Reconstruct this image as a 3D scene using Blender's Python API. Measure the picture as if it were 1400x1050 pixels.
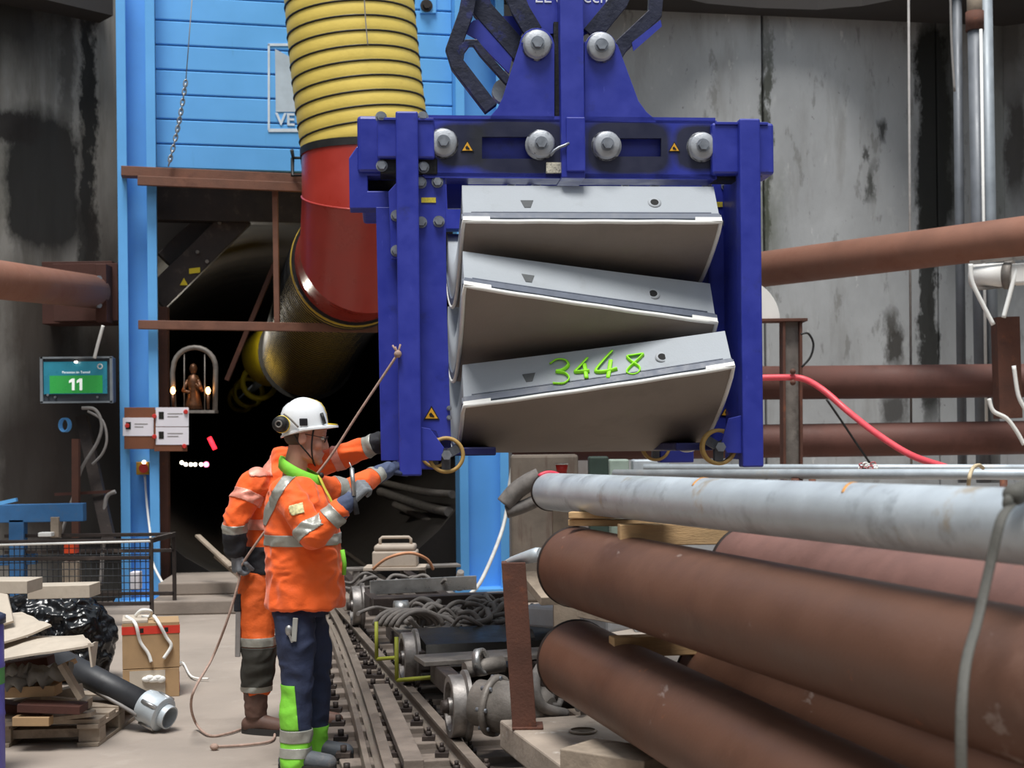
import bpy, bmesh, math, random
import numpy as np
from mathutils import Vector, Matrix, noise
from mathutils.geometry import tessellate_polygon
random.seed(7)
for o in list(bpy.data.objects): bpy.data.objects.remove(o)
SC = bpy.context.scene
COL = SC.collection
V = Vector
PI = math.pi

# ---------------------------------------------------------------- camera, sky, sun, exposure
F, CX, CY, H, ROLL = 1944.4, 700.0, 605.0, 1.68, 0.0105
cd = bpy.data.cameras.new('camera'); cam = bpy.data.objects.new('camera', cd); COL.objects.link(cam)
cd.sensor_width = 36; cd.lens = 50; cd.shift_y = 80 / 1400; cd.clip_end = 300; cd.clip_start = .05
cam.location = (0, 0, H); cam.rotation_euler = (Matrix.Rotation(PI/2, 3, 'X') @ Matrix.Rotation(-ROLL, 3, 'Z')).to_euler()
cd.dof.use_dof = True; cd.dof.focus_distance = 8.2; cd.dof.aperture_fstop = 3.6
SC.camera = cam
wd = bpy.data.worlds.new('sky'); SC.world = wd; wd.use_nodes = True
wd.node_tree.nodes['Background'].inputs[0].default_value = (.82, .91, 1.0, 1)
wd.node_tree.nodes['Background'].inputs[1].default_value = .85
sd = bpy.data.lights.new('sun', 'SUN'); sun = bpy.data.objects.new('sun', sd); COL.objects.link(sun)
sd.energy = 4.2; sd.angle = math.radians(22); sd.color = (1, .97, .93)
sun.rotation_euler = V((.06, .36, -1.0)).to_track_quat('-Z', 'Y').to_euler(); sun.location = (0, -5, 20)
SC.view_settings.view_transform = 'Standard'; SC.view_settings.look = 'None'
SC.view_settings.exposure = 0.0; SC.view_settings.gamma = 1.0; SC.view_settings.use_curve_mapping = False

# ---------------------------------------------------------------- survey helpers: a photo pixel and a distance give a point in the place
def ray(px, py):
    dx, dy = px - CX, py - CY
    return (dx - ROLL*dy)/F, (dy + ROLL*dx)/F
def W(px, py, Y):
    a, b = ray(px, py); return V((a*Y, Y, H - b*Y))
def G(px, py, z=0.0):
    a, b = ray(px, py); return W(px, py, (H - z)/b)
def onplane(px, py, p0, n):
    a, b = ray(px, py); d = V((a, 1, -b)); c = V((0, 0, H))
    return c + d * ((p0 - c).dot(n)/d.dot(n))

# ---------------------------------------------------------------- materials
def lin(h):
    if isinstance(h, (tuple, list)): return tuple(h)[:3]
    h = h.lstrip('#'); o = []
    for i in (0, 2, 4):
        c = int(h[i:i+2], 16)/255
        o.append(c/12.92 if c <= .04045 else ((c+.055)/1.055)**2.4)
    return tuple(o)
MATS = {}
def mat(name, c, r=.6, m=0.0, var=.2, sc=5.0, b=.12, bs=60.0, stains=(), stretch=(1, 1, 1), blobs=(), emit=0.0,
        coat=0.0, rvar=.12, bdist=.01, dist=.25, trans=0.0, sheen=0.0):
    if name in MATS: return MATS[name]
    M = bpy.data.materials.new(name); M.use_nodes = True; nt = M.node_tree; N = nt.nodes; L = nt.links
    bs_ = N['Principled BSDF']; c = lin(c)
    tc = N.new('ShaderNodeTexCoord')
    def mapped(st):
        mp = N.new('ShaderNodeMapping'); mp.inputs['Scale'].default_value = st; L.new(tc.outputs['Object'], mp.inputs[0]); return mp.outputs[0]
    def nz(scale, st=(1, 1, 1), det=5, rough=.6):
        n = N.new('ShaderNodeTexNoise'); n.inputs['Scale'].default_value = scale; n.inputs['Detail'].default_value = det
        n.inputs['Roughness'].default_value = rough; L.new(mapped(st), n.inputs['Vector']); return n
    def math_(op, a, bb=None, clamp=False):
        k = N.new('ShaderNodeMath'); k.operation = op; k.use_clamp = clamp
        for i, x in enumerate((a, bb)):
            if x is None: continue
            if isinstance(x, (int, float)): k.inputs[i].default_value = x
            else: L.new(x, k.inputs[i])
        return k.outputs[0]
    def rng(x, a, bb, lo=0., hi=1.):
        k = N.new('ShaderNodeMapRange'); k.inputs[1].default_value = a; k.inputs[2].default_value = bb
        k.inputs[3].default_value = lo; k.inputs[4].default_value = hi; L.new(x, k.inputs[0]); return k.outputs[0]
    def mix(f, a, bb):
        k = N.new('ShaderNodeMix'); k.data_type = 'RGBA'
        for i, x in ((0, f), (6, a), (7, bb)):
            if isinstance(x, (int, float)): k.inputs[i].default_value = x
            elif isinstance(x, tuple): k.inputs[i].default_value = (*x, 1)
            else: L.new(x, k.inputs[i])
        return k.outputs[2]
    base = c; n1 = None
    if var > 0:
        n1 = nz(sc, stretch)
        base = mix(rng(n1.outputs[0], .3, .7), tuple(x*(1-var) for x in c), tuple(min(1, x*(1+var*.8)) for x in c))
    for (sc_c, lo, hi, ssc, sst, amt) in stains:
        n2 = nz(ssc, sst, 6, .65)
        base = mix(rng(n2.outputs[0], lo, hi, 0, amt), base, lin(sc_c))
    if blobs:
        dn = nz(2.2, (1, 1, .6), 5, .7); dn2 = nz(9, (1, 1, .35), 5, .7)
        sx = N.new('ShaderNodeSeparateXYZ'); L.new(tc.outputs['Object'], sx.inputs[0])
        off = math_('MULTIPLY', math_('SUBTRACT', dn.outputs[0], .5), dist*2)
        off = math_('ADD', off, math_('MULTIPLY', math_('SUBTRACT', dn2.outputs[0], .5), dist*.9))
        for (cx, cz, hx, hz, soft, col, amt) in blobs:
            u = math_('DIVIDE', math_('ABSOLUTE', math_('ADD', math_('SUBTRACT', sx.outputs[0], cx), off)), hx)
            v = math_('DIVIDE', math_('ABSOLUTE', math_('ADD', math_('SUBTRACT', sx.outputs[2], cz), off)), hz)
            d = math_('POWER', math_('ADD', math_('POWER', u, 4.), math_('POWER', v, 4.)), .25)
            base = mix(rng(d, 1-soft, 1+soft, amt, 0), base, lin(col))
    if isinstance(base, tuple): bs_.inputs['Base Color'].default_value = (*base, 1)
    else: L.new(base, bs_.inputs['Base Color'])
    bs_.inputs['Metallic'].default_value = m
    if n1 is not None and rvar: L.new(rng(n1.outputs[0], .3, .7, max(.03, r-rvar), min(1, r+rvar)), bs_.inputs['Roughness'])
    else: bs_.inputs['Roughness'].default_value = r
    if b > 0:
        nb = nz(bs, stretch, 4); bp = N.new('ShaderNodeBump'); bp.inputs['Strength'].default_value = b; bp.inputs['Distance'].default_value = bdist
        L.new(nb.outputs[0], bp.inputs['Height']); L.new(bp.outputs[0], bs_.inputs['Normal'])
    if emit:
        bs_.inputs['Emission Color'].default_value = (*c, 1); bs_.inputs['Emission Strength'].default_value = emit
    if coat: bs_.inputs['Coat Weight'].default_value = coat; bs_.inputs['Coat Roughness'].default_value = .15
    if trans: bs_.inputs['Transmission Weight'].default_value = trans
    if sheen: bs_.inputs['Sheen Weight'].default_value = sheen
    MATS[name] = M
    return M

# ---------------------------------------------------------------- mesh builder
def basis(d, up=V((0, 0, 1))):
    d = V(d).normalized()
    s = d.cross(up)
    if s.length < 1e-4: s = d.cross(V((0, 1, 0)))
    s.normalize(); u = s.cross(d).normalized()
    return d, s, u
class MB:
    def __init__(self, T=None): self.v = []; self.f = []; self.s = []; self.T = T
    def add(self, vs, fs, smooth=False):
        o = len(self.v)
        for p in vs:
            p = V(p); self.v.append(self.T @ p if self.T is not None else p)
        for f in fs: self.f.append(tuple(i+o for i in f)); self.s.append(smooth)
        return self
    def box(self, c, size, R=None):
        c = V(c); hx, hy, hz = (x/2 for x in size); vs = []
        for x in (-hx, hx):
            for y in (-hy, hy):
                for z in (-hz, hz):
                    p = V((x, y, z)); vs.append(c + (R @ p if R is not None else p))
        return self.add(vs, [(0, 1, 3, 2), (4, 6, 7, 5), (0, 4, 5, 1), (2, 3, 7, 6), (0, 2, 6, 4), (1, 5, 7, 3)])
    def span(self, a, b):
        return self.box([(x+y)/2 for x, y in zip(a, b)], [abs(x-y) for x, y in zip(a, b)])
    def beam(self, p0, p1, w, h, up=V((0, 0, 1))):
        p0, p1 = V(p0), V(p1); d, s, u = basis(p1-p0, up)
        vs = [p + s*(a*w/2) + u*(b*h/2) for p in (p0, p1) for a, b in ((-1, -1), (1, -1), (1, 1), (-1, 1))]
        return self.add(vs, [(0, 1, 2, 3), (7, 6, 5, 4), (0, 4, 5, 1), (1, 5, 6, 2), (2, 6, 7, 3), (3, 7, 4, 0)])
    def cyl(self, p0, p1, r0, r1=None, n=20, caps=True, smooth=True):
        r1 = r0 if r1 is None else r1; p0, p1 = V(p0), V(p1); d, s, u = basis(p1-p0)
        vs = []
        for p, r in ((p0, r0), (p1, r1)):
            for i in range(n):
                a = 2*PI*i/n; vs.append(p + s*(r*math.cos(a)) + u*(r*math.sin(a)))
        self.add(vs, [(i, (i+1) % n, n+(i+1) % n, n+i) for i in range(n)], smooth)
        if caps:
            self.add(vs[:n], [tuple(range(n))[::-1]]); self.add(vs[n:], [tuple(range(n))])
        return self
    def tube(self, pts, r, n=8, closed=False, caps=True, flat=None):
        pts = [V(p) for p in pts]; k = len(pts)
        rs = r if isinstance(r, (list, tuple)) else [r]*k
        tang = []
        for i in range(k):
            a = pts[(i-1) % k] if (closed or i > 0) else pts[i]; b = pts[(i+1) % k] if (closed or i < k-1) else pts[i]
            t = (b-a); tang.append(t.normalized() if t.length > 1e-9 else V((0, 0, 1)))
        d, s, u = basis(tang[0]); vs = []
        for i in range(k):
            t = tang[i]; s = (s - t*s.dot(t)); s = s.normalized() if s.length > 1e-6 else basis(t)[1]; u = s.cross(t).normalized()
            for j in range(n):
                a = 2*PI*j/n; vs.append(pts[i] + s*(rs[i]*math.cos(a)) + u*(rs[i]*math.sin(a)*(flat or 1)))
        m = k if closed else k-1
        fs = [(i*n+j, i*n+(j+1) % n, ((i+1) % k)*n+(j+1) % n, ((i+1) % k)*n+j) for i in range(m) for j in range(n)]
        self.add(vs, fs, True)
        if caps and not closed:
            self.add(vs[:n], [tuple(range(n))[::-1]]); self.add(vs[-n:], [tuple(range(n))])
        return self
    def lathe(self, prof, o, axis, n=28, smooth=True, closed=False):
        o = V(o); d, s, u = basis(axis); vs = []
        for r, h in prof:
            for j in range(n):
                a = 2*PI*j/n; vs.append(o + d*h + s*(r*math.cos(a)) + u*(r*math.sin(a)))
        k = len(prof); m = k if closed else k-1
        self.add(vs, [(i*n+j, i*n+(j+1) % n, ((i+1) % k)*n+(j+1) % n, ((i+1) % k)*n+j) for i in range(m) for j in range(n)], smooth)
        return self
    def prism(self, outer, holes, fr, depth):
        """outer / holes: 2D points; fr = (origin, ux, uy, uz); extruded along uz by depth"""
        o, ux, uy, uz = (V(x) for x in fr); loops = [outer] + list(holes)
        flat = [p for l in loops for p in l]
        tris = tessellate_polygon([[V((p[0], p[1], 0)) for p in l] for l in loops])
        A = [o + ux*p[0] + uy*p[1] for p in flat]; B = [p + uz*depth for p in A]; n = len(flat)
        self.add(A+B, [tuple(t) for t in tris] + [tuple(n+i for i in t[::-1]) for t in tris])
        k = 0; fs = []
        for l in loops:
            m = len(l)
            for i in range(m): a, b = k+i, k+(i+1) % m; fs.append((a, b, n+b, n+a))
            k += m
        return self.add(A+B, fs)
    def ball(self, c, r, n=14, m=10, R=None):
        c = V(c); r = V(r) if not isinstance(r, (int, float)) else V((r, r, r)); vs = []
        for i in range(m+1):
            t = PI*i/m
            for j in range(n):
                a = 2*PI*j/n; p = V((r.x*math.sin(t)*math.cos(a), r.y*math.sin(t)*math.sin(a), r.z*math.cos(t)))
                vs.append(c + (R @ p if R is not None else p))
        return self.add(vs, [(i*n+j, (i+1)*n+j, (i+1)*n+(j+1) % n, i*n+(j+1) % n) for i in range(m) for j in range(n)], True)
    def loft(self, rings, smooth=True, caps=True):
        n = len(rings[0]); vs = [p for r in rings for p in r]; k = len(rings)
        self.add(vs, [(i*n+j, i*n+(j+1) % n, (i+1)*n+(j+1) % n, (i+1)*n+j) for i in range(k-1) for j in range(n)], smooth)
        if caps: self.add(rings[0], [tuple(range(n))[::-1]]); self.add(rings[-1], [tuple(range(n))])
        return self
    def chain(self, pr, n=16):
        for p, r in pr: self.ball(p, r, n, 10)
        for (p, r), (q, s) in zip(pr, pr[1:]): self.cyl(p, q, r, s, n)
        return self
    def mesh(self, name, off=V((0, 0, 0)), Minv=None):
        me = bpy.data.meshes.new(name)
        vs = [tuple((Minv @ p) if Minv is not None else p-off) for p in self.v]
        me.from_pydata(vs, [], self.f); me.polygons.foreach_set('use_smooth', self.s); me.update()
        bm = bmesh.new(); bm.from_mesh(me)
        bmesh.ops.remove_doubles(bm, verts=bm.verts, dist=1e-6)
        bmesh.ops.recalc_face_normals(bm, faces=bm.faces); bm.to_mesh(me); bm.free()
        return me
ROOTM = {}
def link(name, me, m, parent=None, bevel=0, loc=None):
    o = bpy.data.objects.new(name, me); COL.objects.link(o)
    if m is not None: me.materials.append(m)
    if parent is not None: o.parent = parent; ROOTM[o.name] = ROOTM[parent.name]
    elif loc is not None: o.location = loc
    if bevel:
        md = o.modifiers.new('bevel', 'BEVEL'); md.width = bevel; md.segments = 2; md.limit_method = 'ANGLE'; md.angle_limit = .6
    return o
def part(name, mb, m, parent, bevel=0, label=None):
    o = link(name, mb.mesh(name, Minv=ROOTM[parent.name].inverted()), m, parent, bevel)
    if label: o['label'] = label
    return o
def tag(o, label, cat, group=None):
    o['label'] = label; o['category'] = cat
    if group: o['group'] = group
    return o
def thing(name, label, cat, loc, rotz=0, group=None):
    o = bpy.data.objects.new(name, None); COL.objects.link(o); o.empty_display_size = .1
    o.location = loc; o.rotation_euler = (0, 0, rotz)
    ROOTM[o.name] = Matrix.Translation(loc) @ Matrix.Rotation(rotz, 4, 'Z')
    return tag(o, label, cat, group)
def solo(name, mb, m, label, cat, group=None, bevel=0):
    xs = [p.x for p in mb.v]; ys = [p.y for p in mb.v]; zs = [p.z for p in mb.v]
    off = V(((min(xs)+max(xs))/2, (min(ys)+max(ys))/2, min(zs)))
    o = link(name, mb.mesh(name, off), m, None, bevel, off)
    ROOTM[o.name] = Matrix.Translation(off)
    return tag(o, label, cat, group)
def struct(name, mb, m, bevel=0):
    o = link(name, mb.mesh(name), m, None, bevel); o['kind'] = 'structure'; ROOTM[o.name] = Matrix.Identity(4); return o
def dup_tree(o, parent=None):
    c = o.copy(); COL.objects.link(c); c.parent = parent
    for ch in list(o.children): dup_tree(ch, c)
    return c
def text_mesh(s, size, extrude=.002, align='CENTER', bold=0.0):
    cu = bpy.data.curves.new('lettering', 'FONT'); cu.body = s; cu.size = size; cu.extrude = extrude; cu.align_x = align; cu.align_y = 'CENTER'; cu.offset = bold; cu.resolution_u = 3
    ob = bpy.data.objects.new('lettering', cu); COL.objects.link(ob)
    me = bpy.data.meshes.new_from_object(ob.evaluated_get(bpy.context.evaluated_depsgraph_get()))
    bpy.data.objects.remove(ob); bpy.data.curves.remove(cu); return me
def lettering(name, s, size, m, parent, p, ux, uy, extrude=.002, align='CENTER', bold=0.0, label=None):
    me = text_mesh(s, size, extrude, align, bold); ux = V(ux).normalized(); uy = V(uy).normalized(); uz = ux.cross(uy)
    T = Matrix((ux, uy, uz)).transposed().to_4x4(); T.translation = V(p)
    me.transform(ROOTM[parent.name].inverted() @ T); me.materials.clear()
    o = link(name, me, m, parent)
    if label: o['label'] = label
    return o
def smooth_path(pts, k=6):
    pts = [V(p) for p in pts]; out = []
    for i in range(len(pts)-1):
        p0 = pts[max(0, i-1)]; p1 = pts[i]; p2 = pts[i+1]; p3 = pts[min(len(pts)-1, i+2)]
        for j in range(k):
            t = j/k
            out.append(.5*((2*p1) + (p2-p0)*t + (2*p0-5*p1+4*p2-p3)*t*t + (3*p1-p0-3*p2+p3)*t**3))
    return out + [pts[-1]]
X_, Y_, Z_ = V((1, 0, 0)), V((0, 1, 0)), V((0, 0, 1))
# ================================================================ materials shared
m_blue = mat('blue_paint', '#2c379c', .42, 0, .12, 7, .05, 30, stains=(('#20233a', .60, .74, 5, (1, 1, 1), .55), ('#5561c8', .66, .72, 26, (1, 1, .3), .35)), coat=.15)
m_sky = mat('light_blue_paint', '#68b4f5', .45, 0, .07, 1.5, .03, 30, stains=(('#3a6f9e', .63, .8, 2.5, (3, 3, .5), .35),))
m_rust = mat('rusty_steel', '#5f3d31', .8, .1, .3, 4, .25, 70, stains=(('#2e1c17', .55, .75, 3, (1, 1, 1), .7), ('#9a5a38', .6, .75, 8, (1, 1, 1), .5)))
m_rustp = mat('rust_red_pipe', '#7a5850', .68, .12, .2, 3, .12, 80, stains=(('#46291f', .52, .78, 2.0, (1, 1, 1), .6), ('#a0684e', .6, .8, 5, (1, 1, 1), .45)))
m_darkst = mat('dark_grimy_steel', '#3b3330', .6, .35, .35, 6, .25, 60, stains=(('#6f6259', .58, .75, 6, (1, 1, 1), .6),))
m_dusty = mat('dusty_grey_steel', '#7d7771', .62, .3, .3, 7, .25, 60, stains=(('#3a3431', .55, .72, 5, (1, 1, 1), .75),))
m_bright = mat('bright_worn_steel', '#a9a9a8', .33, .75, .2, 10, .1, 80, stains=(('#4b443f', .6, .75, 8, (1, 1, 1), .5),))
m_galv = mat('galvanised_steel', '#c3ccd2', .42, .35, .1, 6, .06, 60, stains=(('#9aa4ad', .5, .72, 4, (1, 1, 1), .5), ('#b9a88e', .62, .76, 3, (1, 1, 1), .55)))
m_conc = mat('concrete_segment', '#a6acb2', .85, 0, .07, 3, .12, 90, stains=(('#8d8f8f', .58, .75, 4, (1, 1, 1), .45),))
m_concu = mat('concrete_extrados', '#8b827a', .85, 0, .10, 2, .15, 60, stains=(('#6c675f', .55, .75, 2.2, (1, 1, 1), .5), ('#8a8d72', .64, .78, 3, (1, 1, 1), .4)))
m_white = mat('white_rubber', '#e8e8e4', .55, 0, .06, 12, .05, 60)
m_black = mat('black_rubber', '#141414', .55, 0, .3, 12, .1, 60)
m_dark = mat('near_black', '#1b1c20', .6, .2, .4, 12, .35, 50, stains=(('#3a3d47', .55, .7, 14, (1, 1, 1), .5),))
m_yell = mat('yellow_fabric', '#f0d366', .55, 0, .06, 3, .1, 24, stains=(('#c59c4a', .64, .8, 4, (1, 1, 1), .4),), bdist=.02)
m_yellow = mat('yellow_paint', '#d9c21e', .5, 0, .1, 8, .03, 60)
m_red = mat('red_painted_duct', '#a83226', .34, 0, .1, 3, .03, 30, coat=.2)
m_redp = mat('red_plastic', '#c8322c', .4, 0, .08, 10, .02, 60)
m_wood = mat('raw_timber', '#c09f74', .8, 0, .22, 6, .25, 40, stretch=(1, 1, 5))
m_woodg = mat('weathered_timber', '#9a8c7c', .85, 0, .3, 7, .3, 40, stains=(('#5d5148', .56, .72, 6, (1, 1, 1), .6),))
m_card = mat('brown_cardboard', '#a88a66', .85, 0, .12, 6, .06, 40)
m_cardw = mat('pale_board', '#b8ad9e', .85, 0, .12, 5, .06, 40, stains=(('#97897a', .58, .75, 4, (1, 1, 1), .5),))
m_paper = mat('white_paper', '#e9e6ee', .7, 0, .03, 5, 0, 40)
m_rope = mat('pale_rope', '#a98f82', .9, 0, .25, 40, .3, 160)
m_cable = mat('grey_cable', '#8f8b88', .6, 0, .2, 12, .05, 60)
m_hose = mat('dusty_rubber_hose', '#6f6a66', .75, 0, .35, 10, .2, 50, stains=(('#3a3634', .55, .7, 8, (1, 1, 1), .6),))
m_lamp = mat('lamp_white', '#fff1dd', .5, 0, 0, 5, 0, 5, emit=7)
m_lampw = mat('lamp_warm', '#ffb56b', .5, 0, 0, 5, 0, 5, emit=16)
m_lampr = mat('lamp_red', '#ff2a3a', .5, 0, 0, 5, 0, 5, emit=3)
m_lampp = mat('lamp_pink', '#ff7da0', .5, 0, 0, 5, 0, 5, emit=5)

# ================================================================ the shaft: floor, walls, deck
m_floor = mat('dusty_concrete_floor', '#9a8f85', .9, 0, .16, .9, .2, 25, stains=(('#7b7168', .54, .74, 1.3, (1, 1, 1), .55), ('#b3aaa0', .58, .76, 3.5, (1, 1, 1), .4), ('#5a5049', .66, .74, 9, (1, 1, 1), .45)))
fl = MB(); fl.span((-9, -6, -.3), (10, 17.2, 0)); struct('floor', fl, m_floor)

BU = V((.9755, .2199, 0)); BN = V((.2199, -.9755, 0))          # along the blue portal, and out of it towards the shaft
B0 = W(165, 605, 15.5)
def BP(px, py, off=0.0): return onplane(px, py, B0 + BN*off, BN)
TD = V((-.2199, .9755, 0))                                     # tunnel direction

LD = V((1.18, 1, 0)).normalized(); LN = V((1, -1.18, 0)).normalized(); L0 = W(165, 605, 16.3)
def LP(px, py, off=0.0): return onplane(px, py, L0 + LN*off, LN)
def wb(px, py, hx, hy, soft, col, amt, fn):
    a = fn(px-hx, py); b = fn(px+hx, py); c = fn(px, py-hy); d = fn(px, py+hy); k = fn(px, py)
    return (k.x, k.z, abs(b.x-a.x)/2, abs(c.z-d.z)/2, soft, col, amt)
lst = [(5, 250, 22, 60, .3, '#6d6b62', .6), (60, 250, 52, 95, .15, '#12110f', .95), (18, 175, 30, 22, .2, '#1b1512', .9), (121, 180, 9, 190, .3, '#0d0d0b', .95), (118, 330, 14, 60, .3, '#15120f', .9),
       (20, 20, 62, 70, .6, '#171310', .9), (90, 60, 10, 120, .5, '#2b2620', .7), (60, 480, 40, 120, .4, '#2a221d', .8), (125, 640, 70, 180, .3, '#1c1613', .93), (40, 650, 60, 110, .4, '#2a211c', .9), (30, 430, 40, 60, .5, '#4a4038', .5), (150, 420, 20, 120, .5, '#2a211c', .8)]  # stains, plus a soft top-left patch painting in the deck's shade
m_wl = mat('stained_shaded_concrete_left', '#8d8a84', .8, 0, .22, 1.2, .3, 12, stretch=(1.6, 1.6, .5), dist=.16,
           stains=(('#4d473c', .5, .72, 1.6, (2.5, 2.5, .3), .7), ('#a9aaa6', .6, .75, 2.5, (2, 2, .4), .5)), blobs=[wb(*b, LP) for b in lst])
w = MB(); a = L0 - LD*9; b = L0 + LD*.30
w.add([V((p.x, p.y, z)) - LN*d for d in (0, .4) for p in (a, b) for z in (-.2, 8.5)], [(0, 1, 3, 2), (4, 6, 7, 5), (0, 4, 5, 1), (2, 3, 7, 6), (1, 5, 7, 3), (0, 2, 6, 4)])
struct('wall_left', w, m_wl)

RD = V((.985, .172, 0)).normalized(); RN = V((RD.y, -RD.x, 0)); R0 = W(690, 605, 17.2)
def RP(px, py, off=0.0): return onplane(px, py, R0 + RN*off, RN)
rst = [(1276, 180, 22, 165, .18, '#12130e', .97), (1270, 430, 13, 150, .2, '#171712', .93), (1300, 130, 10, 200, .4, '#23241d', .8), (1048, 210, 5, 170, .4, '#2c2f1e', .85), (1050, 300, 22, 60, .6, '#4c5240', .5), (1207, 178, 6, 14, .5, '#1d1c19', .85),
       (1193, 250, 5, 22, .5, '#24261d', .8), (1183, 212, 4, 10, .5, '#2a2923', .8), (1222, 475, 11, 26, .4, '#2b2620', .9), (1215, 445, 9, 16, .5, '#34302a', .8), (1222, 560, 14, 24, .4, '#2b2723', .85), (760, 720, 70, 100, .5, '#6a5446', .7),
       (1352, 200, 20, 260, .4, '#4d5548', .45), (1385, 200, 12, 80, .4, '#2a231d', .85), (1380, 60, 20, 50, .6, '#35302a', .7), (720, 560, 60, 80, .5, '#4a4038', .6), (960, 590, 40, 30, .5, '#3d4a3f', .6), (1180, 600, 30, 16, .5, '#55584a', .6)]
m_wr = mat('stained_concrete_right', '#a5a7a8', .85, 0, .16, 1.0, .5, 9, stretch=(1.3, 1.3, .7), dist=.22,
           stains=(('#5c5a54', .60, .66, 3.2, (1.6, 1.6, .5), .45), ('#dcdcd8', .66, .70, 4.5, (1.5, 1.5, .6), .45), ('#4a4840', .68, .72, 13, (1.3, 1.3, .8), .6), ('#7c7a74', .52, .75, 1.4, (2.2, 2.2, .4), .6), ('#c9cac8', .6, .76, 2.6, (1.5, 1.5, .7), .5), ('#57554d', .66, .74, 5, (2, 2, .6), .6)), blobs=[wb(*b, RP) for b in rst])
wr_root = thing('wall_right', '', '', (0, 0, 0)); del wr_root['label']; del wr_root['category']; wr_root['kind'] = 'structure'
def panel(p, q, n, t=.4, z0=-.2, z1=8.5):
    w = MB(); w.add([V((c.x, c.y, z)) - n*d for d in (0, t) for c in (p, q) for z in (z0, z1)], [(0, 1, 3, 2), (4, 6, 7, 5), (0, 4, 5, 1), (2, 3, 7, 6), (1, 5, 7, 3), (0, 2, 6, 4)]); return w
def gx(px): p = RP(px, 605); return V((p.x, p.y, 0))
part('concrete_panel', panel(gx(632), gx(1046.5), RN), m_wr, wr_root, .01)
part('concrete_panel', panel(gx(1049.5), gx(1285), RN), m_wr, wr_root, .02)
part('concrete_panel', panel(gx(1280), gx(1322), RN, .5).__class__().add(panel(gx(1286), gx(1378), RN).v, panel(gx(0), gx(1), RN).f), m_wr, wr_root, .02)
c0 = gx(1379); part('concrete_panel', panel(c0 - V((.9, -.45, 0)).normalized()*.25, c0 + V((.9, -.45, 0)).normalized()*9, V((-.45, -.9, 0)).normalized()), m_wr, wr_root, .02)
part('joint_backing', panel(gx(1040)-RN*.1, gx(1300)-RN*.1, RN, .2), mat('damp_joint', '#1d1f16', .7), wr_root)

m_ws = mat('plain_shaft_concrete', '#86837d', .9, 0, .15, 1, .2, 12, stretch=(1.5, 1.5, .5), stains=(('#55504a', .52, .75, 1.2, (2.2, 2.2, .4), .6),))
w = MB(); w.span((-9.3, -6.3, -.2), (10.3, -6, 8.5)); struct('wall_behind', w, m_ws)
w = MB(); w.span((10, -6, -.2), (10.3, 17, 8.5)); struct('wall_side', w, m_ws)
w = MB(); w.span((-9.3, -6, -.2), (-9, 13, 8.5)); struct('wall_far_side', w, m_ws)
m_deck = mat('deck_underside', '#3a3634', .9, 0, .2, 2, .1, 20)
d = MB(); n = RN; edge = [(630, 1.5), (860, 1.15), (910, .6), (960, .38), (1030, .3), (1110, .33), (1160, .55), (1200, .95), (1240, 1.3), (1290, 1.5)]  # overhang outline shaped to cast an arched shadow on the wall
q2 = c0 + V((.9, -.45, 0)).normalized()*6
outl = [gx(x) + n*o for x, o in edge] + [q2 + V((-.6, -.9, 0)), q2, c0 + V((.3, .3, 0)), gx(1290) - n*.3, gx(630) - n*.3]
d.prism([(p.x, p.y) for p in outl], [], (V((0, 0, 6.98)), X_, Y_, Z_), .3)
struct('ceiling', d, m_deck)
d = MB(); p, q = L0 - LD*6, L0 - LD*.2
d.add([V((c.x, c.y, z)) for z in (6.5, 6.8) for c in (p, q, q + LN*.35, p + LN*1.0)], [(0, 1, 2, 3), (7, 6, 5, 4), (0, 4, 5, 1), (1, 5, 6, 2), (2, 6, 7, 3), (3, 7, 4, 0)])
struct('ceiling_2', d, m_deck)

# tunnel behind the portal
m_tun = mat('darkened_tunnel_lining', '#2a2522', .9, 0, .4, 1.5, .3, 15)  # lining colour kept very dark to put the tunnel's darkness in
TC = BP(420, 605) ; TC = V((TC.x, TC.y, 2.25))
t = MB(); n = 40; rings = []
for k in range(13):
    c = TC + TD*(.9 + k*3.2)
    rings.append([c + BU*(2.35*math.cos(2*PI*i/n)) + Z_*(2.35*math.sin(2*PI*i/n)) for i in range(n)])
t.loft(rings, True, False); t.add(rings[-1], [tuple(range(n))])
struct('wall_tunnel', t, m_tun)
t = MB()                                              # the eye wall around the bore and the portal's reveal
fr = (TC + TD*.85, BU, Z_, TD)
t.prism([(-3.2, -2.3), (3.0, -2.3), (3.0, 4.6), (-3.2, 4.6)], [[(2.3*math.cos(2*PI*i/n), 2.3*math.sin(2*PI*i/n)) for i in range(n)]], fr, .1)
struct('wall_eye', t, m_tun)
t = MB(); t.prism([(-3, -2.28), (2.6, -2.28), (2.6, -2.2), (-3, -2.2)], [], (TC, BU, Z_, TD), 38); struct('floor_tunnel', t, mat('tunnel_floor', '#3a332e', .9, 0, .3, 2, .2, 20))

# step in front of the portal
m_step = mat('dusty_step_concrete', '#8d8278', .9, 0, .2, 2, .2, 25, stains=(('#6d6259', .55, .73, 2, (1, 1, 1), .5),))
s = MB(); a0 = G(205, 842); a1 = G(480, 836)
dd = (a1-a0).normalized(); nn = V((-dd.y, dd.x, 0))
for h0, h1, off in ((0, .14, 0), (.14, .27, .55)):
    p, q = a0 + nn*off, a1 + nn*off
    s.add([V((c.x, c.y, z)) for z in (h0, h1) for c in (p, q, q+nn*1.2, p+nn*1.2)], [(0, 1, 2, 3), (7, 6, 5, 4), (0, 4, 5, 1), (1, 5, 6, 2), (2, 6, 7, 3), (3, 7, 4, 0)])
struct('trim_1', s, m_step, .015)

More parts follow.
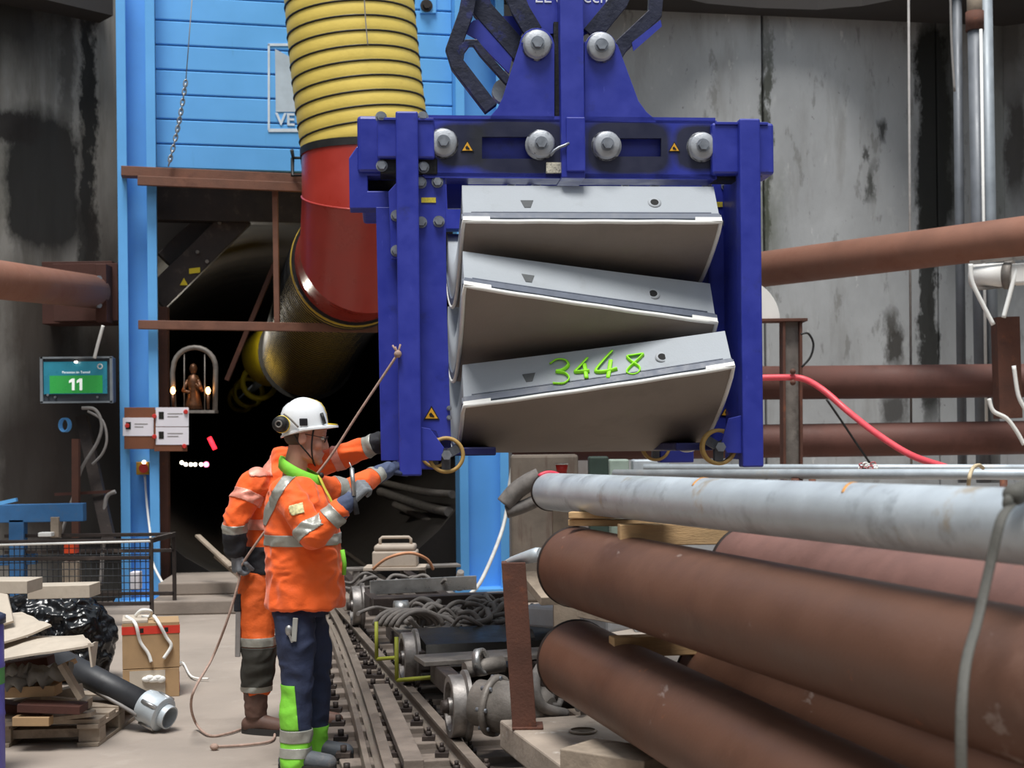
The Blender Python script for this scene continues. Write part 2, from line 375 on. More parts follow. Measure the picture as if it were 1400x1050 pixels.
# ================================================================ blue portal
def hcol(name, pxl, pxr, label, z1=7.0, dep=.26):
    a = BP(pxl, 605); b = BP(pxr, 605); a.z = b.z = 0; r = thing(name, label, 'steel column', (a+b)/2)
    wd_ = (b-a).length
    def slab(x0, x1, o0, o1):
        m = MB(); m.add([a + BU*x + BN*o + Z_*z for z in (0, z1) for x, o in ((x0, o0), (x1, o0), (x1, o1), (x0, o1))], [(0, 1, 2, 3), (7, 6, 5, 4), (0, 4, 5, 1), (1, 5, 6, 2), (2, 6, 7, 3), (3, 7, 4, 0)]); return m
    part('web', slab(.04, wd_-.04, 0, .04), m_sky, r, .004)
    part('flange', slab(0, .045, 0, dep), m_sky, r, .006); part('flange', slab(wd_-.045, wd_, 0, dep), m_sky, r, .006)
    part('flange_lip', slab(0, .10, dep, dep+.02), m_sky, r, .005); part('flange_lip', slab(wd_-.10, wd_, dep, dep+.02), m_sky, r, .005)
    part('base_plate', MB().add([a + BU*x + BN*o + Z_*z for z in (0, .03) for x, o in ((-.08, -.1), (wd_+.08, -.1), (wd_+.08, dep+.1), (-.08, dep+.1))], [(0, 1, 2, 3), (7, 6, 5, 4), (0, 4, 5, 1), (1, 5, 6, 2), (2, 6, 7, 3), (3, 7, 4, 0)]), m_sky, r, .004)
    return r
col_l = hcol('portal_column', 166, 218, 'light blue steel column beside the screen showing 11')
col_r = hcol('portal_column', 622, 688, 'light blue steel column behind the rail bogies, foot visible')
bp = BP(430, 235); cl = thing('portal_cladding', 'light blue boarded cladding above the tunnel mouth, behind yellow duct', 'cladding', V((bp.x, bp.y, bp.z)))
zz0 = BP(214, 231).z; pa, pb = BP(218.5, 605), BP(621.5, 605)
for k in range(9):
    z0, z1 = zz0 + k*.2705, zz0 + (k+1)*.2705 - .012
    m = MB(); m.add([V((c.x, c.y, z)) + BN*o for c in (pa, pb) for z, o in ((z0, .02), (z0, .055), (z0+.012, .07), (z1-.01, .07), (z1, .058), (z1, .02))],
                    [(0, 1, 2, 3, 4, 5), (11, 10, 9, 8, 7, 6)] + [(i, (i+1) % 6, 6+(i+1) % 6, 6+i) for i in range(6)])
    part('plank', m, m_sky, cl)
part('backing', panel(V((pa.x, pa.y, 0))+BN*.03, V((pb.x, pb.y, 0))+BN*.03, BN, .02, zz0, zz0+2.43), mat('dark_blue_joint', '#12456f', .6), cl)
# company board: white outline, pale block, two visible letters
def bbar(x0, y0, x1, y1, off=.073, t=.006):
    m = MB(); a = BP(x0, y0, off); b = BP(x1, y0, off); c = BP(x1, y1, off); e = BP(x0, y1, off)
    m.add([p + BN*d for d in (0, t) for p in (a, b, c, e)], [(0, 1, 2, 3), (7, 6, 5, 4), (0, 4, 5, 1), (1, 5, 6, 2), (2, 6, 7, 3), (3, 7, 4, 0)]); return m
m_wp = mat('worn_white_print', '#d7e3ee', .6, 0, .12, 8, 0, 10)
m_gp = mat('pale_grey_print', '#b9c6d2', .6, 0, .15, 4, 0, 10)
b = bbar(366, 60, 369, 178); b2 = bbar(366, 59.5, 470, 63); b.add(b2.v, b2.f); b2 = bbar(367, 176, 472, 180.5); b.add(b2.v, b2.f); part('logo_outline', b, m_wp, cl)
b = MB(); o_ = [BP(x, y, .073) for x, y in ((376, 67), (400, 80), (400, 125), (408, 136), (408, 153), (377, 153))]
b.add([p + BN*d for d in (0, .006) for p in o_], [(0, 1, 2, 3, 4, 5), (11, 10, 9, 8, 7, 6)] + [(i, (i+1) % 6, 6+(i+1) % 6, 6+i) for i in range(6)]); part('logo_block', b, m_gp, cl)
lettering('lettering', 'VE', .19, m_wp, cl, BP(390, 164, .078), BU, Z_, .003, 'CENTER', .004)
# lug with bolt at top of the cladding
b = bbar(574, -10, 596, 19, .07, .03); part('lug', b, m_sky, cl, .004)
b = MB(); p = BP(583, 8, .1); b.cyl(p, p + BN*.05, .045, .045, 6, True, False); b.cyl(p, p+BN*.015, .07); part('lug_bolt', b, m_darkst, cl)

# rusty guard rail across the mouth
g0 = BP(190, 445, .33); gr = thing('guard_rail', 'rusty steel guard rail bolted across the tunnel mouth', 'railing', V((g0.x, g0.y, 2.8)))
def rail_between(p, q, w_, h_, name, up=Z_): m = MB(); m.beam(p, q, w_, h_, up); part(name, m, m_rust2, gr, .006)
m_rust2 = mat('rusty_angle', '#7a5444', .75, .1, .22, 5, .2, 60, stains=(('#4f2f25', .56, .75, 4, (1, 1, 1), .6),))
rail_between(BP(166, 235, .36), BP(432, 247, .36), .16, .105, 'top_beam')
rail_between(BP(188, 247, .47), BP(432, 257, .47), .05, .10, 'top_angle')
rail_between(BP(189, 444, .36), BP(516, 449, .36), .07, .095, 'lower_rail')
rail_between(BP(376, 254, .33), BP(379, 441, .33), .06, .06, 'post', Y_)
# braces in the mouth
for (nm, a, b_, wd_, lab) in (('diagonal_brace', BP(212, 410, -.55), BP(362, 262, -.55), .30, 'dark diagonal steel brace with yellow stickers inside tunnel mouth'),
                              ('header_beam', BP(210, 278, -.45), BP(620, 288, -.45), .40, 'dark steel header beam at the top of the tunnel mouth'),
                              ('brace_strut', BP(228, 360, -.75), BP(290, 300, -.75), .28, 'dark brace strut behind the diagonal steel brace')):
    m = MB(); m.beam(a, b_, .22, wd_); o = solo(nm, m, m_darkst, lab, 'steel beam', None, .01)
    if nm == 'diagonal_brace':
        def stk(cx, cy, w_, h_, tri=False):
            k = MB(); off = -.435; pts = [(cx-w_, cy+h_), (cx+w_, cy+h_), (cx, cy-h_)] if tri else [(cx-w_, cy+h_), (cx+w_, cy+h_*.6), (cx+w_, cy-h_), (cx-w_, cy-h_*.6)]
            P_ = [BP(x, y, off) for x, y in pts]; n_ = len(P_)
            k.add([p + BN*d for d in (0, .006) for p in P_], [tuple(range(n_)), tuple(range(2*n_-1, n_-1, -1))] + [(i, (i+1) % n_, n_+(i+1) % n_, n_+i) for i in range(n_)]); return k
        part('sticker', stk(266, 370, 7.5, 4.5), m_yellow, o); part('warning_sticker', stk(251.5, 385, 5.5, 5, True), m_yellow, o)
        for x, y in ((270, 345), (283, 358), (338, 291), (300, 305)): k = MB(); p = BP(x, y, -.44); k.cyl(p, p + BN*.04, .022, .022, 6); part('bolt', k, m_dusty, o)
m = MB(); m.beam(BP(224, 420, -.3), BP(226, 820, -.3), .10, .10, Y_); solo('tunnel_post', m, m_rust, 'slim rusty post right of the light blue column', 'steel post', None, .005)
m = MB(); m.beam(BP(376, 360, -.7), BP(310, 520, -.7), .05, .05, Y_); solo('tie_bar', m, m_rust, 'thin rusty slanting bar left of the big yellow duct', 'steel bar')

# ================================================================ air duct
def ringed(root, path, r, spacing, mf, ringm, name, bulge=.009, nn=40):
    path = smooth_path(path, 24); L_ = [0]
    for a, b in zip(path, path[1:]): L_.append(L_[-1] + (b-a).length)
    def at(s):
        for i in range(len(path)-1):
            if L_[i+1] >= s: return path[i].lerp(path[i+1], (s-L_[i])/(L_[i+1]-L_[i]))
        return path[-1]
    k = int(L_[-1]/spacing); pts = []; rs = []
    for i in range(k):
        for j in range(6):
            t = j/6; pts.append(at((i+t)*spacing)); rs.append(r - bulge + bulge*math.sin(PI*t)**.6)
    m = MB(); m.tube(pts, rs, nn, False, False); part(name, m, mf, root)
    for i in range(1, k):
        c = at(i*spacing); d, s, u = basis(at(i*spacing+.03) - at(i*spacing-.03))
        m = MB(); m.tube([c + s*((r-bulge+.008)*math.cos(2*PI*q/nn)) + u*((r-bulge+.008)*math.sin(2*PI*q/nn)) for q in range(nn)], .0105, 5, True); part('wire_ring', m, ringm, root)
DV = [W(461, -170, 14.2), W(474, -40, 14.2), W(486, 90, 14.2), W(500.5, 206, 14.2)]
du = thing('ventilation_duct', 'yellow ringed ventilation duct hanging down into the red elbow', 'air duct', DV[-1])
ringed(du, DV[::-1], .645, .1455, m_yell, m_black, 'fabric_hose')
m = MB(); c = W(501, 210, 14.2); m.cyl(c - Z_*.045, c + Z_*.03, .658, .658, 40, False); part('clamp_band', m, m_black, du)
# red elbow
el = thing('duct_elbow', 'glossy red sheet metal elbow below the yellow ventilation duct', 'duct elbow', W(502, 440, 14.4))
c = W(502, 212, 14.2); p1 = V((c.x, c.y, 4.12)); p2 = p1 + TD*.36 + V((0, 0, -.48)); p2 = V((p2.x, p2.y, 3.64)); p3 = p2 + TD*.8; 
def mitre(pts, r, nn=48):
    ds = [(q-p).normalized() for p, q in zip(pts, pts[1:])]; rings = []
    for i, p in enumerate(pts):
        d = ds[min(i, len(ds)-1)]; n_ = d if i in (0, len(pts)-1) else (ds[i-1] + ds[i]).normalized()
        s_ = BU; u_ = s_.cross(d).normalized(); ring = []
        for j in range(nn):
            q = p + s_*(r*math.cos(2*PI*j/nn)) + u_*(r*math.sin(2*PI*j/nn)); ring.append(q + d*((p-q).dot(n_)/d.dot(n_)))
        rings.append(ring)
    return rings
rg = mitre([c, p1, p2, p3], .65)
m = MB(); m.loft(rg[:2], True, False); part('upper_sleeve', m, m_red, el)
m = MB(); m.loft(rg[1:3], True, False); part('mitre_bend', m, m_red, el)
m = MB(); m.loft(rg[2:], True, False); part('lower_sleeve', m, m_red, el)
m = MB(); m.tube(rg[1], .012, 6, True); part('seam', m, m_red, el)
m = MB(); m.cyl(p3 - TD*.05, p3 + TD*.05, .68, .68, 48, True); part('flange_ring', m, m_black, el)
# duct in the tunnel
dh = thing('tunnel_duct', 'yellow ringed duct running into the dark tunnel behind the elbow', 'air duct', V((p3.x, p3.y, p3.z-.65)))
QE = p3 + TD*6.5 - Z_*.55
ringed(dh, [p3 + TD*.06, p3 + TD*2.5 - Z_*.12, QE], .69, .14, mat('dark_yellow_fabric', '#cba93c', .6, 0, .12, 3, .1, 24), m_black, 'fabric_hose', .012)  # darker yellow than the hanging duct
m = MB(); q = QE; m.cyl(q, q + TD*.12, .74, .74, 40); part('end_clamp', m, m_black, dh)
d2 = thing('narrow_duct', 'smooth bright yellow duct section deeper in the tunnel', 'air duct', q + TD*.2 - Z_*.6)
m = MB(); m.tube([q + TD*.12, q + TD*.9 - BU*.16 + Z_*.1, q + TD*3.5 - BU*.35 + Z_*.15, q + TD*4.2 - BU*.35, q + TD*5 - BU*.35 - Z_*.1], [.60, .58, .52, .36, .2], 32, False, True); part('fabric_hose', m, m_yellow, d2)
m = MB(); q2_ = q + TD*5 - BU*.35 - Z_*.1; m.tube([q2_, q2_ + TD*20], .09, 12); tb = solo('conveyor_pipe', m, m_galv, 'pale straight pipe running back into the dark tunnel', 'pipe')
for k, s_ in enumerate((3.2, 9, 14)):
    m = MB(); c = q2_ + TD*s_; d_, s__, u_ = basis(TD); m.tube([c + s__*(.34*math.cos(2*PI*i/24)) + u_*(.34*math.sin(2*PI*i/24)) for i in range(24)], .06, 8, True); part('yellow_ring', m, m_yellow, tb)
for i, (px, c_) in enumerate(((248.5, m_lamp), (254, m_lamp), (261, m_lamp), (267, m_lamp), (275, m_lamp), (282, m_lampp))):
    m = MB(); m.ball(W(px, 635 - (2.5 if i == 0 else 0), 24), (.03, .03, .03) if i < 5 else (.045, .045, .045), 10, 8)
    tag_l = ['leftmost', 'second', 'third', 'fourth', 'fifth'][i] + ' tiny white lamp of the row deep in the tunnel' if i < 5 else 'pink lamp at the right end of the row in tunnel'
    solo('tunnel_lamp', m, c_, tag_l, 'lamp', 'row of tunnel lamps')
m = MB(); m.tube([W(286, 598, 22), W(294, 614, 22)], .035, 8); solo('warning_lamp', m, m_lampr, 'small red tube lamp deep in the dark tunnel', 'lamp')
# hoses hanging along the right tunnel side
for i, (a, b_, r) in enumerate((((520, 672), (640, 700), .06), ((540, 690), (640, 722), .05), ((560, 730), (640, 742), .07), ((505, 655), (645, 676), .05))):
    m = MB(); m.tube(smooth_path([W(*a, 20+i), W((a[0]+b_[0])/2, (a[1]+b_[1])/2 + 6, 18.6), W(b_[0]-26, b_[1], 17.3)]), r, 10)
    solo('tunnel_hose', m, m_hose, ['dark hose on tunnel side below the hanging frame leg', 'second dark hose down on the tunnel side', 'lowest dark hose on the right tunnel side', 'topmost dark hose on the right tunnel side'][i], 'hose', 'hoses along the tunnel side')

tl_ = thing('bulkhead_light', 'small bulkhead light in the tunnel behind the lower guard rail', 'lamp', W(300, 448, 20.5)); c = W(300, 446, 20.5)
m = MB(); m.box(c + Z_*.045, (.3, .2, .03)); part('housing', m, m_darkst, tl_, .01); m = MB(); m.ball(c, (.10, .06, .035), 12, 8); part('diffuser', m, m_lamp, tl_)
ld = bpy.data.lights.new('bulkhead_bulb', 'POINT'); ld.energy = 90; ld.shadow_soft_size = .1; ld.color = (1, .93, .8); lo = bpy.data.objects.new('bulkhead_bulb', ld); COL.objects.link(lo); lo.parent = tl_; lo.location = (0, 0, -.10)
# ================================================================ the lifting frame with its load of tunnel segments
PSI = math.radians(5); FO = V(((790-700)/F*8.2, 8.2, 0))
FM = Matrix.Translation(FO) @ Matrix.Rotation(PSI, 4, 'Z'); FX = V((math.cos(PSI), math.sin(PSI), 0)); FY = V((-math.sin(PSI), math.cos(PSI), 0))
FI = FM.inverted()
def FP(px, py, ly=0.0):
    p = FI @ onplane(px, py, FO + FY*ly, FY); return p.x, p.z
lf = thing('lifting_frame', 'dark blue steel lifting frame hanging with three concrete segments', 'lifting frame', V((FO.x, FO.y, 1.48)), PSI)
DEP = 1.95
gre = []
for x, y, hx, hy in ((630, 197, 34, 30), (712, 200, 70, 38), (860, 200, 62, 38), (962, 200, 38, 32)):
    a = FP(x, y); gre.append((a[0], a[1]-1.48, hx/237, hy/237, .12, '#20222b', .93))
m_blueg = mat('blue_paint_greasy', '#2c379c', .42, 0, .12, 7, .06, 30, stains=(('#20233a', .60, .74, 5, (1, 1, 1), .55),), blobs=gre, coat=.15, dist=.02)
m_disc = mat('roller_steel', '#a9adb3', .45, .45, .15, 14, .15, 60, stains=(('#4b4c50', .63, .70, 30, (1, 1, 1), .8),))
m_bolt = mat('bolt_zinc', '#8e939b', .4, .6, .15, 20, .1, 60)
def fpoly(pts, ly0, ly1, holes=()):
    m = MB(FM); q = [FP(x, y, ly0) for x, y in pts]; hq = [[FP(x, y, ly0) for x, y in h] for h in holes]
    m.prism(q, hq, (V((0, ly0, 0)), X_, Z_, Y_), ly1-ly0); return m
def frect(x0, y0, x1, y1, ly0, ly1, r=0.0, holes=()):
    a, b = FP(x0, y1, ly0), FP(x1, y0, ly0)
    if not holes: m = MB(FM); m.span((a[0], ly0, a[1]), (b[0], ly1, b[1])); return m
    return fpoly([(x0, y1), (x1, y1), (x1, y0), (x0, y0)], ly0, ly1, holes)
def disc(px, py, r, ly0, name='roller', depth=.045, parent=None):
    c = FP(px, py, ly0); R = r/237
    m = MB(FM); m.lathe([(0, -depth), (R*.86, -depth), (R, -depth+.008), (R, 0), (R*1.14, .0), (R*1.14, .02), (0, .02)], (c[0], ly0, c[1]), (0, 1, 0), 28, True)
    o = part(name, m, m_disc, lf)
    m = MB(FM); m.cyl((c[0], ly0-depth-.025, c[1]), (c[0], ly0-depth, c[1]), R*.38, R*.42, 6, True, False); m.cyl((c[0], ly0-depth-.006, c[1]), (c[0], ly0-depth, c[1]), R*.5)
    part('roller_bolt', m, m_bolt, o); return o
def bolt(px, py, ly, r=.028, dn='bolt'):
    c = FP(px, py, ly); m = MB(FM); m.cyl((c[0], ly-.03, c[1]), (c[0], ly, c[1]), r*.9, r, 6, True, False); m.cyl((c[0], ly-.006, c[1]), (c[0], ly, c[1]), r*1.25, None, 14); part(dn, m, m_bolt, lf)

# cross beams, front and rear (the rear one a plain copy of the front)
slotL = [(659, 187), (659, 217), (733, 217), (733, 187)]; slotR = [(838, 189), (838, 214), (904, 214), (904, 189)]
bo = [(578, 162), (578, 241), (980, 245), (980, 165)]
part('cross_beam', fpoly(bo, .03, .06, [slotL, slotR]), m_blueg, lf)
part('cross_beam_core', frect(600, 172, 965, 236, .09, .17), m_blue, lf)
part('cross_beam', fpoly(bo, .2, .23), m_blue, lf)
part('beam_cap', frect(580, 161, 978, 165.5, .03, .23), m_blue, lf); part('beam_cap', frect(580, 238.5, 978, 243, .03, .23), m_blue, lf)
def rear(m): q = MB(); q.v = [p + FY*DEP for p in m.v]; q.f = m.f; q.s = m.s; return q
part('cross_beam', rear(fpoly(bo, -.05, .12)), m_blue, lf)
# cheek plates
def arc(cx, cy, r, a0, a1, n=8): return [(cx + r*math.cos(math.radians(a0 + (a1-a0)*i/n)), cy + r*math.sin(math.radians(a0 + (a1-a0)*i/n))) for i in range(n+1)]
ckL = [(668, 166), (672, 157), (680, 148), (687, 134), (711, 58)] + arc(734, 62, 24, 190, 355) + [(758, 64), (758, 166)]
ckR = [(799, 166), (799, 56)] + arc(821, 65, 22, 200, 345) + [(845, 62), (873, 138), (884, 153), (896, 163), (898, 168)]
for lyo in (.03, .2):
    part('cheek_plate', fpoly(ckL, lyo, lyo+.03), m_blue, lf, .003); part('cheek_plate', fpoly(ckR, lyo, lyo+.03), m_blue, lf, .003)
# mast and text plates
part('mast', frect(768, -60, 797, 243, -.03, .26), m_blue, lf, .006)
part('mast_collar', frect(775, 160, 800, 234, -.05, .0), m_blue, lf, .006)
part('mast_gap_shade', frect(758.5, 30, 768, 160, .06, .2), m_dark, lf)  # near-black filler: shade of the gap beside the mast, added as a solid
part('head_plate', fpoly([(690, -60), (702, 0), (733, 46), (768, 46), (768, -60)], .10, .13), m_blue, lf)
part('head_plate', fpoly([(797, -60), (797, 48), (812, 40), (850, -4), (850, -60)], .10, .13), m_blue, lf)
a = FP(750, -4, .095); m_let = mat('white_lettering', '#e4e6f2', .5, 0, .05, 9, 0, 9)
lettering('lettering', 'LEV', .105, m_let, lf, FM @ V((a[0], .098, a[1])), FX, Z_, .002)
a = FP(803, -4, .095); lettering('lettering', 'ech', .105, m_let, lf, FM @ V((a[0]+.05, .098, a[1])), FX, Z_, .002)
# scissor arms, greasy
def bar(pts, w_, ly0, ly1, m_, name='scissor_arm'):
    m = MB(FM); q = [V((*FP(x, y, ly0), 0)) for x, y in pts]; q = [V((p.x, p.y)) for p in q]; L_ = []; R_ = []
    for i, p in enumerate(q):
        t = ((q[min(i+1, len(q)-1)] - q[max(i-1, 0)])).normalized(); nrm = V((-t.y, t.x)); L_.append(p + nrm*w_/2); R_.append(p - nrm*w_/2)
    m.prism([tuple(p) for p in L_ + R_[::-1]], [], (V((0, ly0, 0)), X_, Z_, Y_), ly1-ly0); part(name, m, m_, lf, .004)
m_arm = mat('greasy_blue_arm', '#1d2138', .5, .1, .4, 9, .3, 40, stains=(('#2f3894', .56, .68, 6, (1, 1, 1), .7), ('#0f1013', .55, .7, 12, (1, 1, 1), .7)))
bar([(648, -40), (637, 18), (619, 68), (626, 88), (672, 148)], .085, .07, .13, m_arm)
bar([(628, 88), (630, 70), (639, 58), (650, 58), (660, 72), (696, 112)], .045, .07, .11, m_arm, 'arm_web')
bar([(646, -30), (660, 12), (718, 78)], .12, .13, .19, m_arm)
bar([(690, -40), (712, 14), (730, 44)], .11, .07, .1, m_arm)
part('arm_gusset', fpoly([(632, 42), (647, 28), (668, 24), (704, 60), (696, 100), (668, 72), (650, 52)], .135, .16), m_blue, lf)
part('arm_gusset', fpoly([(680, 22), (703, 22), (706, 30), (716, 42), (706, 60), (688, 44)], .165, .19), m_blue, lf)
bar([(872, -60), (846, 2), (808, 48)], .11, .07, .1, m_arm)
bar([(900, -40), (896, 18), (850, 62), (842, 75)], .085, .07, .13, m_arm)
part('arm_edge', fpoly([(864, 58), (903, 27), (905, 36), (866, 70)], .06, .07), m_blue, lf)
part('roller', fpoly(arc(690, 124, 17, 0, 350, 20), .13, .19), m_disc, lf)
for x, y in ((734, 62), (821, 65)): disc(x, y, 19, .03)
for x, y in ((606, 196), (739, 198), (829, 199.5), (959, 201)): disc(x, y, 18.5, .03)
m = fpoly([(747, 222), (747, 236), (769, 236), (769, 222)], .0, .028); part('rating_plate', m, mat('worn_label', '#cfcab8', .6, 0, .3, 60, 0, 9, stains=(('#55504a', .55, .6, 70, (1, 1, 1), .8),)), lf)
m = MB(FM); k = [FP(x, y, -.04) for x, y in ((752, 213), (758, 206), (764, 202), (772, 199), (778, 196))]; m.tube([(p[0], -.045, p[1]) for p in k], .009, 8); part('safety_pin', m, m_bolt, lf)
def wtri(cx, cy, s, ly, parent=lf):
    o = part('warning_sticker', fpoly([(cx-s, cy+s*.8), (cx+s, cy+s*.8), (cx, cy-s*.95)], ly-.005, ly), m_blk_s, parent)
    part('warning_field', fpoly([(cx-s*.78, cy+s*.65), (cx+s*.78, cy+s*.65), (cx, cy-s*.68)], ly-.008, ly-.005), m_amber, o)
    part('warning_symbol', fpoly([(cx-s*.3, cy+s*.1), (cx-s*.05, cy-s*.1), (cx+s*.3, cy+s*.3), (cx+s*.35, cy+s*.5), (cx-s*.2, cy+s*.42)], ly-.010, ly-.008), m_blk_s, o)
m_amber = mat('amber_sticker', '#d9a02a', .5, 0, .08, 30, 0, 9); m_blk_s = mat('black_print', '#17160f', .5, 0, 0, 9, 0, 9)
wtri(639, 200, 9, .03); wtri(922, 201, 8, .03)

# end boxes and the side beams running back
part('end_box', frect(516, 162, 594, 216, -.02, .22), m_blue, lf, .012); part('end_box', frect(974, 168, 1058, 238, -.02, .22), m_blue, lf, .016)
part('end_lip', frect(518, 161, 593, 164, -.03, .0), m_blue, lf, .002); part('end_lip', frect(978, 167, 1050, 170, -.03, .0), m_blue, lf, .002)
part('end_shelf', frect(520, 216, 598, 238, .02, .2), m_dark, lf, .01); part('end_shelf', frect(965, 216, 1034, 246, .05, .2), m_dark, lf, .01)
a, b = FP(489, 236, .12), FP(528, 158, .12); m = MB(FM); m.span((a[0], .12, a[1]), (b[0], DEP+.1, b[1])); part('side_beam', m, m_blue, lf, .02)
a, b = FP(1012, 240, .22), FP(1054, 166, .22); m = MB(FM); m.span((a[0], .22, a[1]), (b[0], DEP+.1, b[1])); part('side_beam', m, m_blue, lf, .02)
part('bracket', fpoly([(477, 216), (488, 200), (516, 214), (545, 234), (545, 285), (478, 285)], .14, .3, [[(503, 240), (503, 261), (541, 261), (541, 240)]]), m_blue, lf, .006)
part('bracket_hole_shade', frect(500, 238, 545, 264, .32, .34), m_dark, lf)  # dark sheet added behind the bracket hole to stand in for its shade
# legs
XL = FP(634, 400, -.12)[0]; XR = FP(986, 400, -.12)[0]
def leg(tube, plate, outer, side, tl, tr):
    x0, x1 = tube; part('leg_tube', frect(x0, tl, x1, tr, -.07, .04), m_blue, lf, .01)
    part('leg_plate', fpoly(plate, .045, .075), m_blue, lf, .003)
    if outer: part('leg_channel', fpoly(outer, .09, .2), m_blue, lf, .004)
leg((546, 571.5), [(569, 238), (609, 238), (611, 420), (617, 612), (605, 612), (596, 590), (578, 585), (569, 620)], [(514, 283), (546, 283), (549, 630), (521, 630)], -1, 152, 651)
part('leg_tube', frect(1016, 162, 1039.5, 639, -.07, .04), m_blue, lf, .01)
RLX = XR + .045; RLY = .40
a, b = FP(1016, 640, .0), FP(1016, 243, RLY)
m = MB(FM); m.span((RLX, RLY, FP(1000, 606, RLY)[1]), (a[0]+.06, RLY+.03, b[1])); part('leg_plate', m, m_blue, lf, .003)
m = MB(FM); m.span((a[0]-.005, -.02, a[1]+.05), (a[0]+.025, RLY+.02, b[1])); part('leg_web', m, m_blue, lf, .003)
m = MB(FM); m.span((RLX, RLY, FP(1000, 604, RLY)[1]), (RLX+.03, DEP, b[1])); part('side_panel', m, m_blue, lf, .003)
part('leg_channel', fpoly([(531, 262), (547, 244), (547, 354), (535, 354)], .03, .06), m_blue, lf, .003)
for x0, x1, sgn in ((546, 611, -1), (990, 1042, 1)):
    a, b = FP(x0, 651 if sgn < 0 else 639, 0), FP(x1, 162, 0); m = MB(FM); m.span((a[0], DEP, a[1]), (b[0], DEP+.12, b[1])); part('rear_leg', m, m_blue, lf, .01)
for x, y, ly in ((598, 249, .045), (600, 303, .045), (575.5, 250, .045), (576, 304, .045), (542, 295, .03), (542, 343, .03), (522, 227, .02), (579, 229, .02), (521, 160.5, -.0), (578, 160.5, .0), (966, 251, .40), (993, 254, .40), (995, 305, .40), (979, 232, .05), (1036, 236, .04)):
    bolt(x, y, ly, .027)
for x, y in ((616, 558), (616, 571)): bolt(x-2, y, .045, .012)
m_lab = mat('yellow_label', '#cdbb3c', .6, 0, .2, 80, 0, 9)
part('yellow_label', fpoly([(576, 270), (576, 277), (596, 277), (596, 270)], .04, .045), m_lab, lf); part('yellow_label', fpoly([(974, 276), (974, 283), (988, 283), (988, 276)], .395, .40), m_lab, lf)
wtri(590, 565, 11, .045); wtri(994, 562, 9, .40)
# castors
m_tyre = mat('tan_wheel_tyre', '#b08f52', .6, 0, .15, 12, .05, 60, stains=(('#6f5c39', .58, .72, 9, (1, 1, 1), .5),)); m_hub = mat('wheel_hub_steel', '#54565c', .5, .4, .3, 20, .1, 60)
def castor(px, py, dy, rpx=25.5):
    c = FP(px, py, .02); y0 = .02 + dy; R = rpx/237
    m = MB(FM); m.lathe([(R*.80, -.03), (R*.97, -.03), (R, -.02), (R, .02), (R*.97, .03), (R*.80, .03)], (c[0], y0, c[1]), (0, 1, 0), 36, True, True); o = part('castor_wheel', m, m_tyre, lf)
    m = MB(FM); m.lathe([(0, -.028), (R*.24, -.028), (R*.24, .028), (0, .028)], (c[0], y0, c[1]), (0, 1, 0), 20, False)
    for k in range(3):
        t = 2*PI*k/3 + .5; m.beam((c[0]-math.cos(t)*R*.84, y0, c[1]-math.sin(t)*R*.84) if 0 else (c[0], y0, c[1]), (c[0]+math.cos(t)*R*.84, y0, c[1]+math.sin(t)*R*.84), .05, .05, Y_)
    part('wheel_hub', m, m_hub, o)
    m = MB(FM); m.cyl((c[0], y0-.06, c[1]), (c[0], y0+.06, c[1]), .018, None, 12); m.cyl((c[0], y0-.07, c[1]), (c[0], y0-.055, c[1]), .03, None, 6); part('axle', m, m_bolt, o)
castor(610, 622, 0); castor(982, 611, 0); castor(610, 622, DEP); castor(982, 611, DEP)
part('castor_fork', fpoly([(571, 583), (571, 630), (603, 630), (607, 612), (588, 586)], -.03, -.015), m_blue, lf, .003)
part('castor_fork', fpoly([(1017, 567), (1016, 620), (994, 619), (986, 606), (996, 572)], -.03, -.015), m_blue, lf, .003)
# arms carrying the load
for x0, x1, y0, y1 in ((612, 675, 611, 623), (916, 966, 605, 616)):
    a, b = FP(x0, y1, .3), FP(x1, y0, .3); m = MB(FM); m.span((a[0], .12, a[1]), (b[0], DEP, b[1])); part('carrying_arm', m, mat('shaded_blue_paint', '#1d2260', .5, 0, .2, 8, .1, 30), lf, .008)  # darker copy of the frame blue, shade under the load put into the colour
# thin rods under the hood, seen between beam and load
for pts in (((690, 262), (712, 240)), ((722, 262), (742, 246)), ((852, 256), (868, 240)), ((890, 258), (912, 242))):
    m = MB(FM); q = [FP(x, y, .3) for x, y in pts]; m.tube([(p[0], .3, p[1]) for p in q], .018, 8); part('tie_rod', m, m_bolt, lf)
part('inner_plate', fpoly([(610, 240), (640, 240), (640, 285), (612, 285)], .3, .33), m_blue, lf)
m = MB(FM); a, b = FP(632, 256, .5), FP(960, 236, .5); m.span((a[0], .5, a[1]), (b[0], .54, b[1])); part('inner_plate', m, m_blue, lf)
# hanger bars to the crane above, out of the picture
a = FP(783, -60, .1); m = MB(FM); m.cyl((a[0], .11, a[1]-.1), (a[0], .11, 9.0), .03, None, 10); part('hoist_rope', m, m_darkst, lf)

